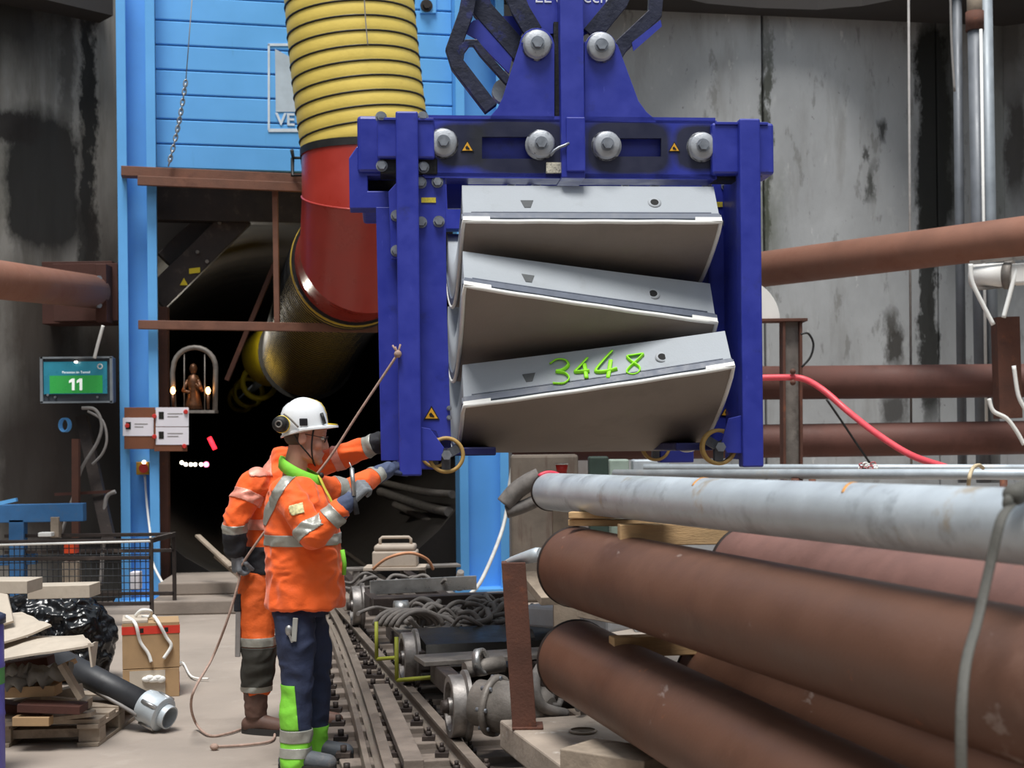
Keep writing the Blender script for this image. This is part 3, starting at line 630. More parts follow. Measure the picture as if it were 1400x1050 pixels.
# ---------------------------------------------------------------- segments: smile-shaped ring stones with oblique ends
SR, ST = 2.0, .285
def segment(zb, lxl, lxr, fl_, fr_, label, cyl_back=36):
    """zb: height of the lowest point, fl_/fr_: half angles at the left/right corner of the near end"""
    yc = -.12 + SR*math.sin(math.radians((fl_+fr_)/2)); NU, NV = 28, 10
    def pt(u, v, rr):      # u along arc 0 near .. 1 far, v across 0 left .. 1 right
        f0 = math.radians(fl_ + (fr_-fl_)*v); f1 = math.radians(cyl_back + (fl_-fr_)*.5*(v-.5)); th = -f0 + (f0+f1)*u
        return V((lxl + (lxr-lxl)*v, yc + rr*math.sin(th), zb + SR - rr*math.cos(th)))
    r = thing('tunnel_segment', label, 'concrete segment', FM @ V(((lxl+lxr)/2, yc, zb)), PSI, 'concrete tunnel segments in the lifting frame')
    def shell(faces):
        m = MB(FM)
        for fn, nu, nv, sm in faces:
            vs = [fn(i/nu, j/nv) for i in range(nu+1) for j in range(nv+1)]
            m.add(vs, [(i*(nv+1)+j, (i+1)*(nv+1)+j, (i+1)*(nv+1)+j+1, i*(nv+1)+j+1) for i in range(nu) for j in range(nv)], sm)
        return m
    RI = SR-ST
    part('body', shell([(lambda u, v: pt(u, v, RI), NU, NV, True), (lambda u, v: pt(0, v, RI+ST*u*.995), 2, NV, False), (lambda u, v: pt(1, v, RI+ST*u*.995), 2, NV, False),
                        (lambda u, v: pt(u, 0, RI+ST*v*.995), NU, 2, True), (lambda u, v: pt(u, 1, RI+ST*v*.995), NU, 2, True)]), m_conc, r)
    part('outer_face', shell([(lambda u, v: pt(u, v, SR), NU, NV, True)]), m_concu, r)
    # gasket groove strip on the near end and left side, white edge strip
    def end_strip(a, b_, out, v0=0., v1=1., m_=None, name='strip', n=24):
        m = MB(FM); vs = []
        for i in range(n+1):
            v = v0 + (v1-v0)*i/n; p, q = pt(0, v, RI+ST*a), pt(0, v, RI+ST*b_)
            th = math.radians(fl_ + (fr_-fl_)*v); nrm = V((0, -math.cos(th), math.sin(th)))
            vs += [p, q, q + nrm*out, p + nrm*out]
        m.add(vs, [(i*4+k, i*4+(k+1) % 4, i*4+4+(k+1) % 4, i*4+4+k) for i in range(n) for k in range(4)] + [(0, 1, 2, 3), (n*4+3, n*4+2, n*4+1, n*4)])
        return part(name, m, m_, r)
    def side_strip(a, b_, vv, m_, name, out):
        m = MB(FM); vs = []; n = 30; s = -1 if vv == 0 else 1
        for i in range(n+1):
            u = i/n; p, q = pt(u, vv, RI+ST*a), pt(u, vv, RI+ST*b_); e = V((s*out, 0, 0)); vs += [p, q, q+e, p+e]
        m.add(vs, [(i*4+k, i*4+(k+1) % 4, i*4+4+(k+1) % 4, i*4+4+k) for i in range(n) for k in range(4)] + [(0, 1, 2, 3), (n*4+3, n*4+2, n*4+1, n*4)]); part(name, m, m_, r)
    end_strip(.74, .76, .004, .03, .97, m_gask, 'groove')
    end_strip(.80, .94, .012, 0, 1, m_gask, 'gasket'); side_strip(.80, .94, 0, m_gask, 'gasket', .012); side_strip(.80, .94, 1, m_gask, 'gasket', .012)
    m = MB(FM); pts = [pt(1-i/30, 0, SR) + V((-.006, 0, 0)) for i in range(30)] + [pt(0, i/24, SR) + V((0, -.010, -.002 + .0012*math.sin(i*1.1))) for i in range(25)] + [pt(i/30, 1, SR) + V((.006, 0, 0)) for i in range(1, 31)]
    m.tube(pts, .0125, 8); part('edge_rope', m, m_white, r)
    end_strip(.93, 1.03, .02, -.004, .10, m_white, 'corner_pad', 4); end_strip(.93, 1.03, .02, .90, 1.004, m_white, 'corner_pad', 4)
    def face(v, a, out):
        th = math.radians(fl_ + (fr_-fl_)*v); nrm = V((0, -math.cos(th), math.sin(th))); return pt(0, v, RI+ST*a) + nrm*out
    m = MB(FM); q = [(.225, .50), (.275, .50), (.262, .72-.02), (.238, .72-.02)]
    m.add([face(v, 1-a if 0 else a-.08, o) for o in (-.05, .003) for v, a in q], [(0, 1, 2, 3), (7, 6, 5, 4), (0, 4, 5, 1), (1, 5, 6, 2), (2, 6, 7, 3), (3, 7, 4, 0)]); part('bolt_pocket', m, m_pock, r)
    c = face(.752, .46, 0); n0 = (face(.752, .46, 1) - c).normalized(); m = MB(FM); m.cyl(c - n0*.1, c + n0*.004, .024, None, 18); part('dowel_hole', m, m_hole, r)
    m = MB(FM); m.lathe([(.024, .003), (.04, .003), (.04, -.01)], c, n0, 20); part('hole_collar', m, m_collar, r)
    return r, face, pt
m_gask = mat('gasket_rubber', '#5d6472', .55, 0, .15, 20, .05, 60); m_pock = mat('pocket_shade', '#5b5e60', .9, 0, .2, 20, .1, 60)
m_hole = mat('hole_black', '#0b0c0e', .8, 0, 0, 5, 0, 5); m_collar = mat('collar_grey', '#a2a7ac', .8, 0, .1, 20, .1, 60)
xl, xr = XL, XR
segment(2.565, xl+.005, xr, 35.2, 35.2, 'topmost concrete segment of the stack in the blue lifting frame')
segment(2.08, xl+.0, xr+.0, 40.2, 31, 'middle concrete segment, its near edge sloping down to the right')
s3, face3, pt3 = segment(1.615, xl+.004, xr+.03, 30.5, 40.5, 'lowest concrete segment, spray-painted with green number 3448')
pA, pB, pC = (FM @ face3(.2, .3, 0)), (FM @ face3(.8, .3, 0)), (FM @ face3(.5, .7, 0)); nF = (pB-pA).cross(pC-pA).normalized()
if nF.y > 0: nF = -nF
def spray(px): return [onplane(x, y, pA + nF*.011, nF) for x, y in px]
m_spray = mat('green_spray_paint', '#9df52a', .6, 0, .15, 30, 0, 9)
for k, st in enumerate(([(752, 497), (761, 491), (773, 492), (777, 499), (769, 506), (760, 508), (772, 510), (778, 517), (771, 524), (756, 524)],
           [(803, 489), (792, 501), (786, 508), (797, 508), (806, 507)], [(799, 497), (802, 517)],
           [(837, 479), (824, 493), (814, 507), (828, 508), (844, 504)], [(835, 492), (831, 517)],
           [(879, 483), (866, 485), (857, 487), (863, 494), (874, 502), (873, 509), (865, 512), (857, 509), (861, 502), (872, 492), (880, 484)])):
    m = MB(); m.tube(smooth_path(spray(st), 5), .0125, 8, False, True, .4); part('spray_stroke', m, m_spray, s3)
# ================================================================ pipe stack on the flat wagon (right foreground)
pd = None
def pipe_line(px0, py0, Y0, px1, py1, Y1, Yend):
    a, b = W(px0, py0, Y0), W(px1, py1, Y1); d = (b-a).normalized(); t = (Yend-Y0)/d.y; return a, a + d*t
def hollow(name, a, b, r, m_, label, cat, wall=.012, n=56, rim=True, group=None):
    d = (b-a).normalized(); L_ = (b-a).length
    root = thing(name, label, cat, V(((a.x+b.x)/2, (a.y+b.y)/2, min(a.z, b.z)-r)), 0, group)
    m = MB(); m.lathe([(r, 0), (r, L_), (r-wall, L_), (r-wall, 0)], a, d, n, True, True); o = part('barrel', m, m_, root)
    md = o.modifiers.new('edges', 'EDGE_SPLIT'); md.split_angle = .6
    if rim:
        m = MB(); m.lathe([(r+.001, -.004), (r+.005, .0), (r+.005, .012), (r+.001, .016)], a, d, n); part('rim', m, m_dark2, root)
    return root
m_dark2 = mat('pipe_lip', '#241813', .7, .1, .3, 20, .1, 60)
m_pipeA = mat('rust_pipe_scuffed', '#684839', .5, .15, .16, 2, .10, 60, stains=(('#41291f', .52, .78, 1.6, (1, 1, 1), .6), ('#8f7062', .60, .78, 3, (1, 1, 1), .4), ('#a3938b', .66, .70, 4, (2.2, .8, 1.4), .55), ('#9a5c38', .68, .72, 7, (1.5, 1, 1), .6)))
A0, A1 = pipe_line(787, 775, 6.68, 1400, 936, 3.46, 1.6)
hollow('rust_pipe', A0, A1, .187, m_pipeA, 'large rust-brown steel pipe in the upper row, nearest the track', 'pipe', group='rusty pipes on the flat wagon')
B0_, B1_ = pipe_line(787, 902, 6.68, 1000, 1019, 5.02, 1.6)
hollow('rust_pipe', B0_, B1_, .187, m_pipeA, 'large rust-brown steel pipe lying lowest, on the wagon deck', 'pipe', group='rusty pipes on the flat wagon')
pdir = (A1-A0).normalized(); pside = V((pdir.y, -pdir.x, 0)).normalized()
if pside.x < 0: pside = -pside
for k, (o, base, lab) in enumerate(((.44, A0 + pdir*.95, 'mauve-brown pipe seen as a strip behind the upper rust pipe'), (.44, B0_ + pdir*.6, 'shadowed rust pipe behind the lowest pipe on the deck'))):
    e = A1 if k == 0 else B1_
    q0 = base + pside*o + Z_*(.05 if k == 0 else 0); q1 = e + pside*o + Z_*(.05 if k == 0 else 0)
    hollow('rust_pipe', q0, q1, .187, m_rustp if k == 0 else m_pipeA, lab, 'pipe', group='rusty pipes on the flat wagon')
C0, C1 = pipe_line(751, 672, 7.2, 1400, 720, 3.45, 1.6)
rc = .094
m_galvp = mat('galvanised_pipe_worn', '#bfc8cf', .4, .3, .12, 5, .08, 40, stains=(('#848b91', .54, .68, 7, (1, 1, 1), .5), ('#b59d78', .63, .72, 3.5, (1, 1, 1), .6), ('#dfe5ea', .62, .7, 9, (1, 1, 1), .5)))
sp = hollow('galvanised_pipe', C0, C1, rc, m_galvp, 'thick pale galvanised pipe on top of the stack', 'pipe')
cdir = (C1-C0).normalized()
m = MB(); m.lathe([(0, -.03), (rc*.5, -.028), (rc*.85, -.018), (rc, 0)], C0, cdir, 40); part('end_cap', m, m_galvp, sp)
m_tape = mat('red_tape', '#d83a50', .5, 0, .1, 20, 0, 9)
m = MB(); ts = []
for i in range(9):
    t_ = PI*(.30 + .45*i/8); d_, s_, u_ = basis(cdir); ts.append(C0 + cdir*.006 + (u_*math.sin(t_) + s_*math.cos(t_))*(rc+.002))
m.tube(ts, .012, 6); part('red_tape', m, m_tape, sp)
m_or = mat('orange_mark', '#c98a3a', .8, 0, .3, 30, 0, 9)
for dist_, a0, a1 in ((1.93, .35, .75), (3.05, .4, .75)):
    d_, s_, u_ = basis(cdir); sg = 1 if s_.x < 0 else -1
    m = MB(); m.tube([C0 + cdir*(dist_ + .01*i) + (u_*math.sin(PI*(a0+(a1-a0)*i/8)) + s_*(sg*math.cos(PI*(a0+(a1-a0)*i/8))*-1))*(rc+.0005) for i in range(9)], .006, 6, False, True, .3); part('paint_mark', m, m_or, sp)
# thin pale pipes beyond
for (px0, py0, Y0, px1, py1, Y1, r, lab) in ((840, 648, 8.2, 1420, 648.5, 6.6, .026, 'thin galvanised tube just behind the thick pale pipe'), (880, 639.5, 12, 1420, 640, 11.2, .03, 'thin pale tube behind the pipe stack, under the hanging frame')):
    a, b = W(px0, py0, Y0), W(px1, py1, Y1); b = b + (b-a).normalized()*1.5
    m = MB(); m.tube([a, b], r, 16); o_ = solo('galvanised_tube', m, m_galv, lab, 'pipe')
    for t_ in (.3, .62, .92): q = a.lerp(b, t_); m = MB(); m.cyl(V((q.x, q.y, 0)), q - Z_*r*.8, .03, None, 12); part('support_leg', m, m_rust, o_)
# timbers between the rows
def timber(name, px0, py0, Y0, px1, py1, Y1, w_, h_, label, m_=m_wood, cat='timber', up=Z_):
    m = MB(); m.beam(W(px0, py0, Y0), W(px1, py1, Y1), w_, h_, up); return solo(name, m, m_, label, cat, None, .004)
a = W(846, 731, 6.0); timber_dir = pside
def tb(name, p, L_, w_, h_, label, m_=m_wood, dv=None):
    m = MB(); m.beam(p, p + (dv or timber_dir)*L_, w_, h_); return solo(name, m, m_, label, 'timber', None, .004)
tb('timber_block', a, .8, .10, .088, 'squared pale timber under the thick galvanised pipe', m_wood, (timber_dir + pdir*.25).normalized())
p = W(779, 704, 6.5); tb('timber_plank', p, .9, .07, .030, 'upper thin pale plank under the galvanised pipe', m_wood, (timber_dir + pdir*.55).normalized())
p = W(779, 714, 6.52); tb('timber_plank', p, .9, .07, .030, 'lower thin pale plank resting on the rust pipe', m_wood, (timber_dir + pdir*.62).normalized())
p = W(836, 884, 6.05); tb('timber_block', p, (.8), .09, .085, 'squared timber wedged between upper and lower rust pipes', m_wood, (timber_dir + pdir*.1).normalized())
# stake post, wagon deck
wa, wb_ = G(683, 985, .30), G(770, 1050, .30); wd_dir = (wb_ - wa).normalized(); wd_s = V((-wd_dir.y, wd_dir.x, 0))
if wd_s.x < 0: wd_s = -wd_s
fw = thing('flat_wagon', 'low flat wagon with a pale battered deck under the pipes', 'wagon', V((wa.x, wa.y, 0)) + wd_dir*2.2 + wd_s*.6)
m_deckp = mat('battered_pale_deck', '#a39689', .85, .05, .2, 3, .3, 30, stains=(('#e2dcd6', .6, .7, 7, (1, 1, 1), .75), ('#6d5f55', .57, .7, 4, (1, 1, 1), .65)))
m = MB(); L_, w_ = 5.2, 1.25; hc = V((wa.x, wa.y, 0)) + wd_dir*.42 + wd_s*.30
def dl(p): q = p - V((wa.x, wa.y, 0)); return (q.dot(wd_dir), q.dot(wd_s))
h0 = [(dl(hc)[0] + .055*math.cos(2*PI*i/16), dl(hc)[1] + .055*math.sin(2*PI*i/16)) for i in range(16)]
m.prism([(0, 0), (L_, 0), (L_, w_), (0, w_)], [h0], (V((wa.x, wa.y, .165)), wd_dir, wd_s, Z_), .138); part('deck', m, m_deckp, fw, .01)
m = MB(); m.lathe([(.055, 0), (.07, .012), (.058, .018)], hc + Z_*.30, Z_, 20); part('hole_collar', m, m_deckp, fw)
for s_ in (.25, .95):
    m = MB(); m.beam(V((wa.x, wa.y, .10)) + wd_s*s_ + wd_dir*.1, V((wa.x, wa.y, .10)) + wd_s*s_ + wd_dir*5, .08, .12); part('sill_beam', m, m_darkst, fw)
def stake(px, pyb, h, lean, label):
    b = G(px, pyb, .303); t = b + V((lean, 0, h)); r = thing('stake_post', label, 'steel post', b)
    m = MB(); w2 = .058
    pts = [(-w2, -w2), (w2, -w2), (w2, -w2+.025), (-w2+.025, -w2+.025), (-w2+.025, w2), (-w2, w2)]
    m.add([b + V((x, y, 0)) for x, y in pts] + [t + V((x, y, 0)) for x, y in pts], [tuple(range(5, -1, -1)), tuple(range(6, 12))] + [(i, (i+1) % 6, 6+(i+1) % 6, 6+i) for i in range(6)]); part('angle_bar', m, m_rust, r, .003)
    m = MB(); m.box(b + V((.015, 0, .006)), (.15, .15, .012)); part('foot_plate', m, m_rust, r, .003)
    return r
stake(717, 994, .80, -.045, 'rusty angle-steel stake post at the corner of the wagon deck')
m = MB(); m.beam(G(790, 1032, .36), G(905, 1050, .36), .26, .10); solo('timber_block', m, m_woodg, 'weathered timber block on the deck below the lowest pipe', 'timber', None, .006)
# strap round the stack
st = thing('ratchet_strap', 'dark grey lashing strap pulled down over the pipes', 'strap', W(1315, 1045, 3.4))
sp_pts = [W(1383, 690, 3.28), W(1368, 712, 3.22), W(1352, 780, 3.2), W(1336, 850, 3.15), W(1322, 900, 3.05), W(1315, 960, 2.98), W(1314, 1030, 2.95), W(1316, 1110, 2.95)]
m = MB(); m.tube(smooth_path(sp_pts, 5), .0125, 8, False, True, .3); part('webbing', m, mat('strap_webbing', '#54534e', .7, 0, .2, 30, .2, 120), st)
m = MB(); m.ball(W(1388, 676, 3.3), (.03, .028, .026), 12, 8); m.ball(W(1402, 670, 3.32), (.035, .03, .022), 12, 8); m.ball(W(1378, 688, 3.28), (.014, .014, .02), 8, 6); part('knot', m, mat('strap_webbing', '#67655f'), st)
# grey nozzle plugged on the end of the upper pipe
m = MB(); p, q = W(740, 757, 6.8), W(688, 770, 7.0); m.tube([p, p.lerp(q, .12), p.lerp(q, .3), p.lerp(q, .75), q], [.03, .036, .033, .022, .008], 16); solo('hose_nozzle', m, m_galv, 'grey tapered nozzle sticking out left of the upper rust pipe', 'nozzle')
m = MB(); p = W(768, 641, 8.6); m.lathe([(0, -.045), (.028, -.045), (.038, .03), (.033, .03), (.025, -.04)], p, Z_, 20); c_ = solo('paper_cup', m, m_redp, 'small red cup standing behind the galvanised pipe end', 'cup')
m = MB(); m.lathe([(.039, .025), (.041, .033), (.036, .035)], p, Z_, 20); part('rim', m, m_white, c_)
m = MB(); m.span((p.x-.06, p.y-.06, 0), (p.x+.10, p.y+.08, p.z-.045)); solo('support_timber', m, m_woodg, 'rough upright timber behind the pipe stack carrying the red cup', 'timber', None, .005)
m = MB(); m.beam(W(722, 786, 8.6), W(752, 822, 8.2), .11, .05); solo('timber_plank', m, m_woodg, 'grey weathered board leaning behind the rusty stake post', 'timber', None, .004)
p = W(795, 836, 8.0); m = MB(); m.beam(p, p + (timber_dir*.3 + pdir).normalized()*.9, .07, .06); solo('timber_plank', m, m_woodg, 'weathered board lying behind the rust pipes near the stake post', 'timber', None, .004)

# ================================================================ railway track
rA, rB = G(657, 1050, .12), G(482, 853, .12); rd = (rB-rA).normalized(); rs_ = V((rd.y, -rd.x, 0))
if rs_.x < 0: rs_ = -rs_
tr = thing('railway_track', 'narrow dusty rail track with switch rail running into the tunnel', 'railway track', V((rA.x, rA.y, 0)))
m_rail = mat('rail_steel', '#857a70', .5, .4, .25, 6, .15, 50, stains=(('#93897f', .55, .72, 4, (1, 1, 1), .6), ('#453c36', .6, .75, 7, (1, 1, 1), .5)))
m_slp = mat('dusty_sleeper', '#7d7269', .8, .1, .25, 6, .25, 40, stains=(('#4a4039', .55, .72, 4, (1, 1, 1), .6),))
prof = [(-.05, 0), (.05, 0), (.05, .012), (.012, .022), (.012, .07), (.028, .078), (.028, .098), (-.028, .098), (-.028, .078), (-.012, .07), (-.012, .022), (-.05, .012)]
def rail(pts, z0=.03, name='rail', pf=prof, m_=m_rail):
    pts = [V((p.x, p.y, z0)) for p in pts]; rings = []
    for i, p in enumerate(pts):
        t = (pts[min(i+1, len(pts)-1)] - pts[max(i-1, 0)]).normalized(); s = V((t.y, -t.x, 0)); rings.append([p + s*x + Z_*z for x, z in pf])
    m = MB(); m.loft(rings, False, True); return part(name, m, m_, tr, .003)
bl = MB(); bl.add([V((p.x, p.y, z)) for z in (.001, .006) for p in (rA - rd*4 - rs_*.75, rA - rd*4 + rs_*1.3, rB + rd*3 + rs_*1.3, rB + rd*3 - rs_*.45)], [(0, 1, 2, 3), (7, 6, 5, 4), (0, 4, 5, 1), (1, 5, 6, 2), (2, 6, 7, 3), (3, 7, 4, 0)]); struct('floor_track_bed', bl, mat('oily_track_bed', '#5d534b', .85, 0, .3, 3, .35, 30, stains=(('#332c27', .52, .72, 2.5, (1, 1, 1), .7), ('#9a8f84', .62, .75, 5, (1, 1, 1), .5))))
rail([rA - rd*4, rA, rB, rB + rd*22]); rail([p + rs_*.80 for p in (rA - rd*4, rA, rB, rB + rd*22)])
d1 = [G(545, 1075, .12), G(533, 1050, .12), G(508, 968, .12), G(483, 897, .12), G(466, 857, .12), G(452, 832, .12)]
rail(smooth_path(d1, 6), .03, 'switch_rail')
d3 = [d + V((-.10, 0, 0)) for d in d1]; rail(smooth_path(d3, 6), .03, 'guard_rail', [(-.015, 0), (.015, 0), (.015, .085), (-.015, .085)])
w1_, w2_ = G(521, 940, .10), G(566, 1046, .10); m = MB(); m.beam(w1_, w2_, .10, .05); part('filler_plank', m, m_slp, tr, .005)
for k in range(17):
    y_ = -.2 + k*.43; c = rA + rd*y_; c.z = 0
    left = -.62 if k < 9 else -.40
    m = MB(); jit = random.uniform(-.05, .05); m.beam(c + rs_*(left+jit) + Z_*.02, c + rs_*1.0 + Z_*.02, .17, .04); part('sleeper', m, m_slp, tr, .006)
    for off in (-.075, .075, .725, .875):
        m = MB(); q = c + rs_*off; m.box(q + Z_*.052, (.07, .08, .024)); m.cyl(q + Z_*.06, q + Z_*.09, .018, None, 6); m.cyl(q + Z_*.085, q + Z_*.11, .011, None, 6)
        if off < .5: part('rail_clip', m, m_darkst, tr)
    # clips along the switch rail
    tpx = (c.y - d1[1].y)/(d1[-1].y - d1[1].y)
    if 0 <= tpx <= 1:
        for i in range(len(d1)-1):
            if d1[i].y <= c.y <= d1[i+1].y:
                q = d1[i].lerp(d1[i+1], (c.y-d1[i].y)/(d1[i+1].y-d1[i].y)); q.z = 0
                for off in (-.2, .085):
                    m = MB(); m.box(q + V((off, 0, .052)), (.075, .08, .024)); m.cyl(q + V((off, 0, .06)), q + V((off, 0, .1)), .017, None, 6); part('rail_clip', m, m_darkst, tr)

# ================================================================ rail bogies
GA = .80
def tpt(Y, across, z):
    c = rA + rd*((Y-rA.y)/rd.y); return V((c.x, c.y, 0)) + rs_*across + Z_*z
m_wheel = mat('worn_wheel_steel', '#7f7b78', .45, .55, .25, 14, .12, 60, stains=(('#443d38', .52, .7, 9, (1, 1, 1), .75),))
def flanged_wheel(root, Y, across, R=.165, out=-1, m_=None):
    c = tpt(Y, across, .128+R); ax = rs_*out
    m = MB(); m.lathe([(0, .02), (R*.28, .035), (R*.3, .012), (R*.72, .004), (R*.78, .03), (R*.98, .03), (R, .024), (R, -.04), (R*1.14, -.05), (R*1.14, -.07), (R*.3, -.07), (0, -.07)], c, ax, 36)
    o = part('wheel', m, m_ or m_wheel, root); md = o.modifiers.new('edges', 'EDGE_SPLIT'); md.split_angle = .55
    m = MB(); m.cyl(c + ax*.02, c + ax*.07, R*.24, R*.2, 20); part('hub_cap', m, m_darkst, o)
def hoses(root, n, Y0, Y1, a0, a1, z0, r=.022, seed=1, name='hydraulic_hose'):
    R = random.Random(seed)
    for k in range(n):
        p = tpt(R.uniform(Y0, Y1), R.uniform(a0, a1), z0); pts = [p]; ang = R.uniform(0, 6.28)
        for j in range(R.randint(4, 6)):
            ang += R.uniform(-1.3, 1.3); p = p + V((math.cos(ang)*.11, math.sin(ang)*.11, 0)); p.z = z0 + R.uniform(0, .12)
            pts.append(V(p))
        m = MB(); m.tube(smooth_path(pts, 5), r*R.uniform(.7, 1.15), 8); part(name, m, m_hose, root)
# nearest: drive bogie with gear motor
b1 = thing('drive_bogie', 'nearest rail bogie with big gear motor beside the stake post', 'bogie', tpt(7.9, .4, .128))
for Y in (7.5,): flanged_wheel(b1, Y, 0); flanged_wheel(b1, Y, GA, out=1)
m = MB(); m.cyl(tpt(7.5, .05, .293), tpt(7.5, .75, .293), .045); part('axle', m, m_darkst, b1)
m = MB(); c0, c1 = tpt(7.38, .10, .33), tpt(7.15, .38, .30); m.tube([c0, c0.lerp(c1, .2), c0.lerp(c1, .22), c1, c1 + (c1-c0)*.15], [.12, .12, .135, .135, .09], 28); part('gear_motor', m, m_dusty, b1)
m = MB(); m.lathe([(.12, -.012), (.16, -.012), (.16, .02), (.12, .02)], c0.lerp(c1, .28), c1-c0, 24, True, True); part('motor_flange', m, m_dusty, b1)
for i in range(8):
    d_, s_, u_ = basis(c1-c0); a_ = 2*PI*i/8; q = c0.lerp(c1, .28) + (s_*math.cos(a_) + u_*math.sin(a_))*.145; m = MB(); m.cyl(q - d_*.03, q + d_*.03, .012, None, 6); part('flange_bolt', m, m_bolt2 if 'm_bolt2' in globals() else m_bolt, b1)
m = MB(); m.beam(tpt(7.55, .1, .30), tpt(8.6, .1, .30), .09, .12); m2 = MB(); m2.beam(tpt(7.55, .7, .30), tpt(8.6, .7, .30), .09, .12); part('side_frame', m, m_darkst, b1, .008); part('side_frame', m2, m_darkst, b1, .008)
m = MB(); m.beam(tpt(8.55, -.02, .375), tpt(8.6, .95, .385), .30, .03); part('cover_plate', m, m_dusty, b1, .004)
m = MB(); m.lathe([(.05, -.02), (.075, -.02), (.075, .02), (.05, .02)], tpt(7.62, .17, .50), rs_ + V((0, -.6, .2)), 20, True, True); part('lifting_ring', m, m_bright, b1)
m = MB(); m.cyl(tpt(7.62, .08, .46), tpt(7.66, .30, .48), .045, None, 16); part('valve_block', m, m_dusty, b1)
hoses(b1, 12, 7.0, 7.7, .45, .95, .33, .024, 3)
m = MB(); m.tube(smooth_path([tpt(7.3, .45, .55), tpt(7.1, .34, .48), tpt(7.05, .36, .36), tpt(7.1, .5, .3)]), .028, 10); part('hydraulic_hose', m, m_hose, b1)
# middle bogie: black cover plate, hose bundle, green guard bars
b2 = thing('hose_bogie', 'middle rail bogie heaped with dusty hydraulic hoses', 'bogie', tpt(9.6, .4, .128))
flanged_wheel(b2, 9.2, 0); flanged_wheel(b2, 9.2, GA, out=1); flanged_wheel(b2, 10.2, .1, .15, m_=m_dusty); flanged_wheel(b2, 10.2, GA, .15, 1)
m = MB(); m.cyl(tpt(9.2, .04, .293), tpt(9.2, .78, .293), .045); part('axle', m, m_darkst, b2); m = MB(); m.cyl(tpt(10.2, .04, .29), tpt(10.2, .78, .29), .045); part('axle', m, m_darkst, b2)
m = MB(); m.add([tpt(8.95, .09, .33), tpt(8.95, 1.05, .33), tpt(9.02, .10, .40), tpt(9.02, 1.0, .40), tpt(9.45, .09, .45), tpt(9.45, 1.02, .45), tpt(9.45, .09, .33), tpt(9.45, 1.02, .33)], [(0, 1, 3, 2), (2, 3, 5, 4), (4, 5, 7, 6), (6, 7, 1, 0), (0, 2, 4, 6), (1, 7, 5, 3)]); part('cover_plate', m, mat('oily_black_plate', '#2c2a26', .45, .3, .35, 5, .15, 30, stains=(('#5d5850', .58, .74, 5, (1, 1, 1), .5),)), b2)
m = MB(); m.beam(tpt(9.0, .09, .30), tpt(10.6, .09, .30), .07, .12); part('side_frame', m, m_darkst, b2, .006); m = MB(); m.beam(tpt(9.0, .72, .30), tpt(10.6, .72, .30), .07, .12); part('side_frame', m, m_darkst, b2, .006)
m = MB(); m.beam(tpt(9.9, .02, .385), tpt(9.9, 1.0, .385), .85, .02); part('deck_plate', m, m_dusty, b2, .004)
hoses(b2, 30, 9.5, 10.3, .10, .95, .41, .019, 11)
for k in range(5):
    m = MB(); cc = tpt(9.75 - k*.03, .02 + .02*k, .42); m.tube([cc + V((.05*k*.3, 0, 0)) + rs_*(.16*math.cos(t_)) + Z_*(.12*math.sin(t_)) for t_ in [PI*(.05 + .9*i/12) for i in range(13)]], .018, 8); part('hydraulic_hose', m, m_hose, b2)
m = MB(); m.lathe([(.03, -.05), (.065, -.05), (.065, .05), (.03, .05)], tpt(10.1, .10, .50), rs_, 20, True, True); part('valve_ring', m, m_bright, b2)
m_grn = mat('yellow_green_bar', '#9aa03a', .6, .1, .15, 12, .05, 50)
def upath(root, pts, r=.012): m = MB(); m.tube(pts, r, 6); part('guard_bar', m, m_grn, root)
upath(b2, [W(542, 871, 8.85), W(542.5, 930, 8.85)], .014); upath(b2, [W(542.5, 930, 8.85), W(614, 924, 8.75)], .014)
upath(b2, [W(514.5, 850, 9.6), W(515, 901, 9.6)], .014); upath(b2, [W(515, 901, 9.6), W(584, 896, 9.5)], .014)
m = MB(); m.beam(tpt(10.75, -.02, .48), tpt(10.75, 1.15, .49), .10, .07); part('buffer_beam', m, m_darkst, b2, .004)
# farthest bogie: steel channels, flat bar, control box
b3 = thing('box_bogie', 'farthest rail bogie carrying a pale control box', 'bogie', tpt(12.4, .4, .128))
flanged_wheel(b3, 12.15, 0, .17); flanged_wheel(b3, 12.15, GA, .17, 1)
m = MB(); m.cyl(tpt(12.15, .04, .298), tpt(12.15, .78, .298), .05); part('axle', m, m_darkst, b3)
m = MB(); m.beam(tpt(11.6, .05, .36), tpt(11.6, 1.05, .36), .14, .15); part('cross_member', m, m_darkst, b3, .006)
m = MB(); m.beam(tpt(11.9, .10, .475), tpt(11.95, 1.02, .485), .02, .12); part('channel', m, m_bright, b3, .004)
m = MB(); m.beam(tpt(11.3, .1, .34), tpt(11.2, 1.1, .37), .14, .05); part('cover_plate', m, m_darkst, b3, .006)
m = MB(); m.beam(tpt(12.9, -.02, .545), tpt(12.9, 1.05, .555), .18, .025); part('flat_bar', m, m_dusty, b3, .004)
for s_ in (.1, .7):
    m = MB(); m.beam(tpt(11.5, s_, .36), tpt(14, s_, .36), .08, .14); part('side_frame', m, m_darkst, b3, .006)
    m = MB(); m.beam(tpt(12.85, s_, .40), tpt(12.85, s_, .54), .06, .06, Y_); part('stanchion', m, m_dusty, b3, .004)
hoses(b3, 7, 12.2, 12.6, .15, .6, .43, .016, 5)
m = MB(); m.cyl(tpt(12.4, .95, .4), tpt(12.3, .95, .55), .05, .03, 14); part('valve', m, m_dusty, b3)
cb = thing('control_box', 'pale grey control box with carrying handle on the farthest bogie', 'box', W(544, 779, 13.0))
m_beige = mat('dusty_beige_box', '#b3a698', .7, 0, .12, 6, .08, 50, stains=(('#80756a', .58, .73, 6, (1, 1, 1), .5),))
c = W(541, 763, 13.0); m = MB(); m.box(c, (.40, .32, .145)); part('body', m, m_beige, cb, .015)
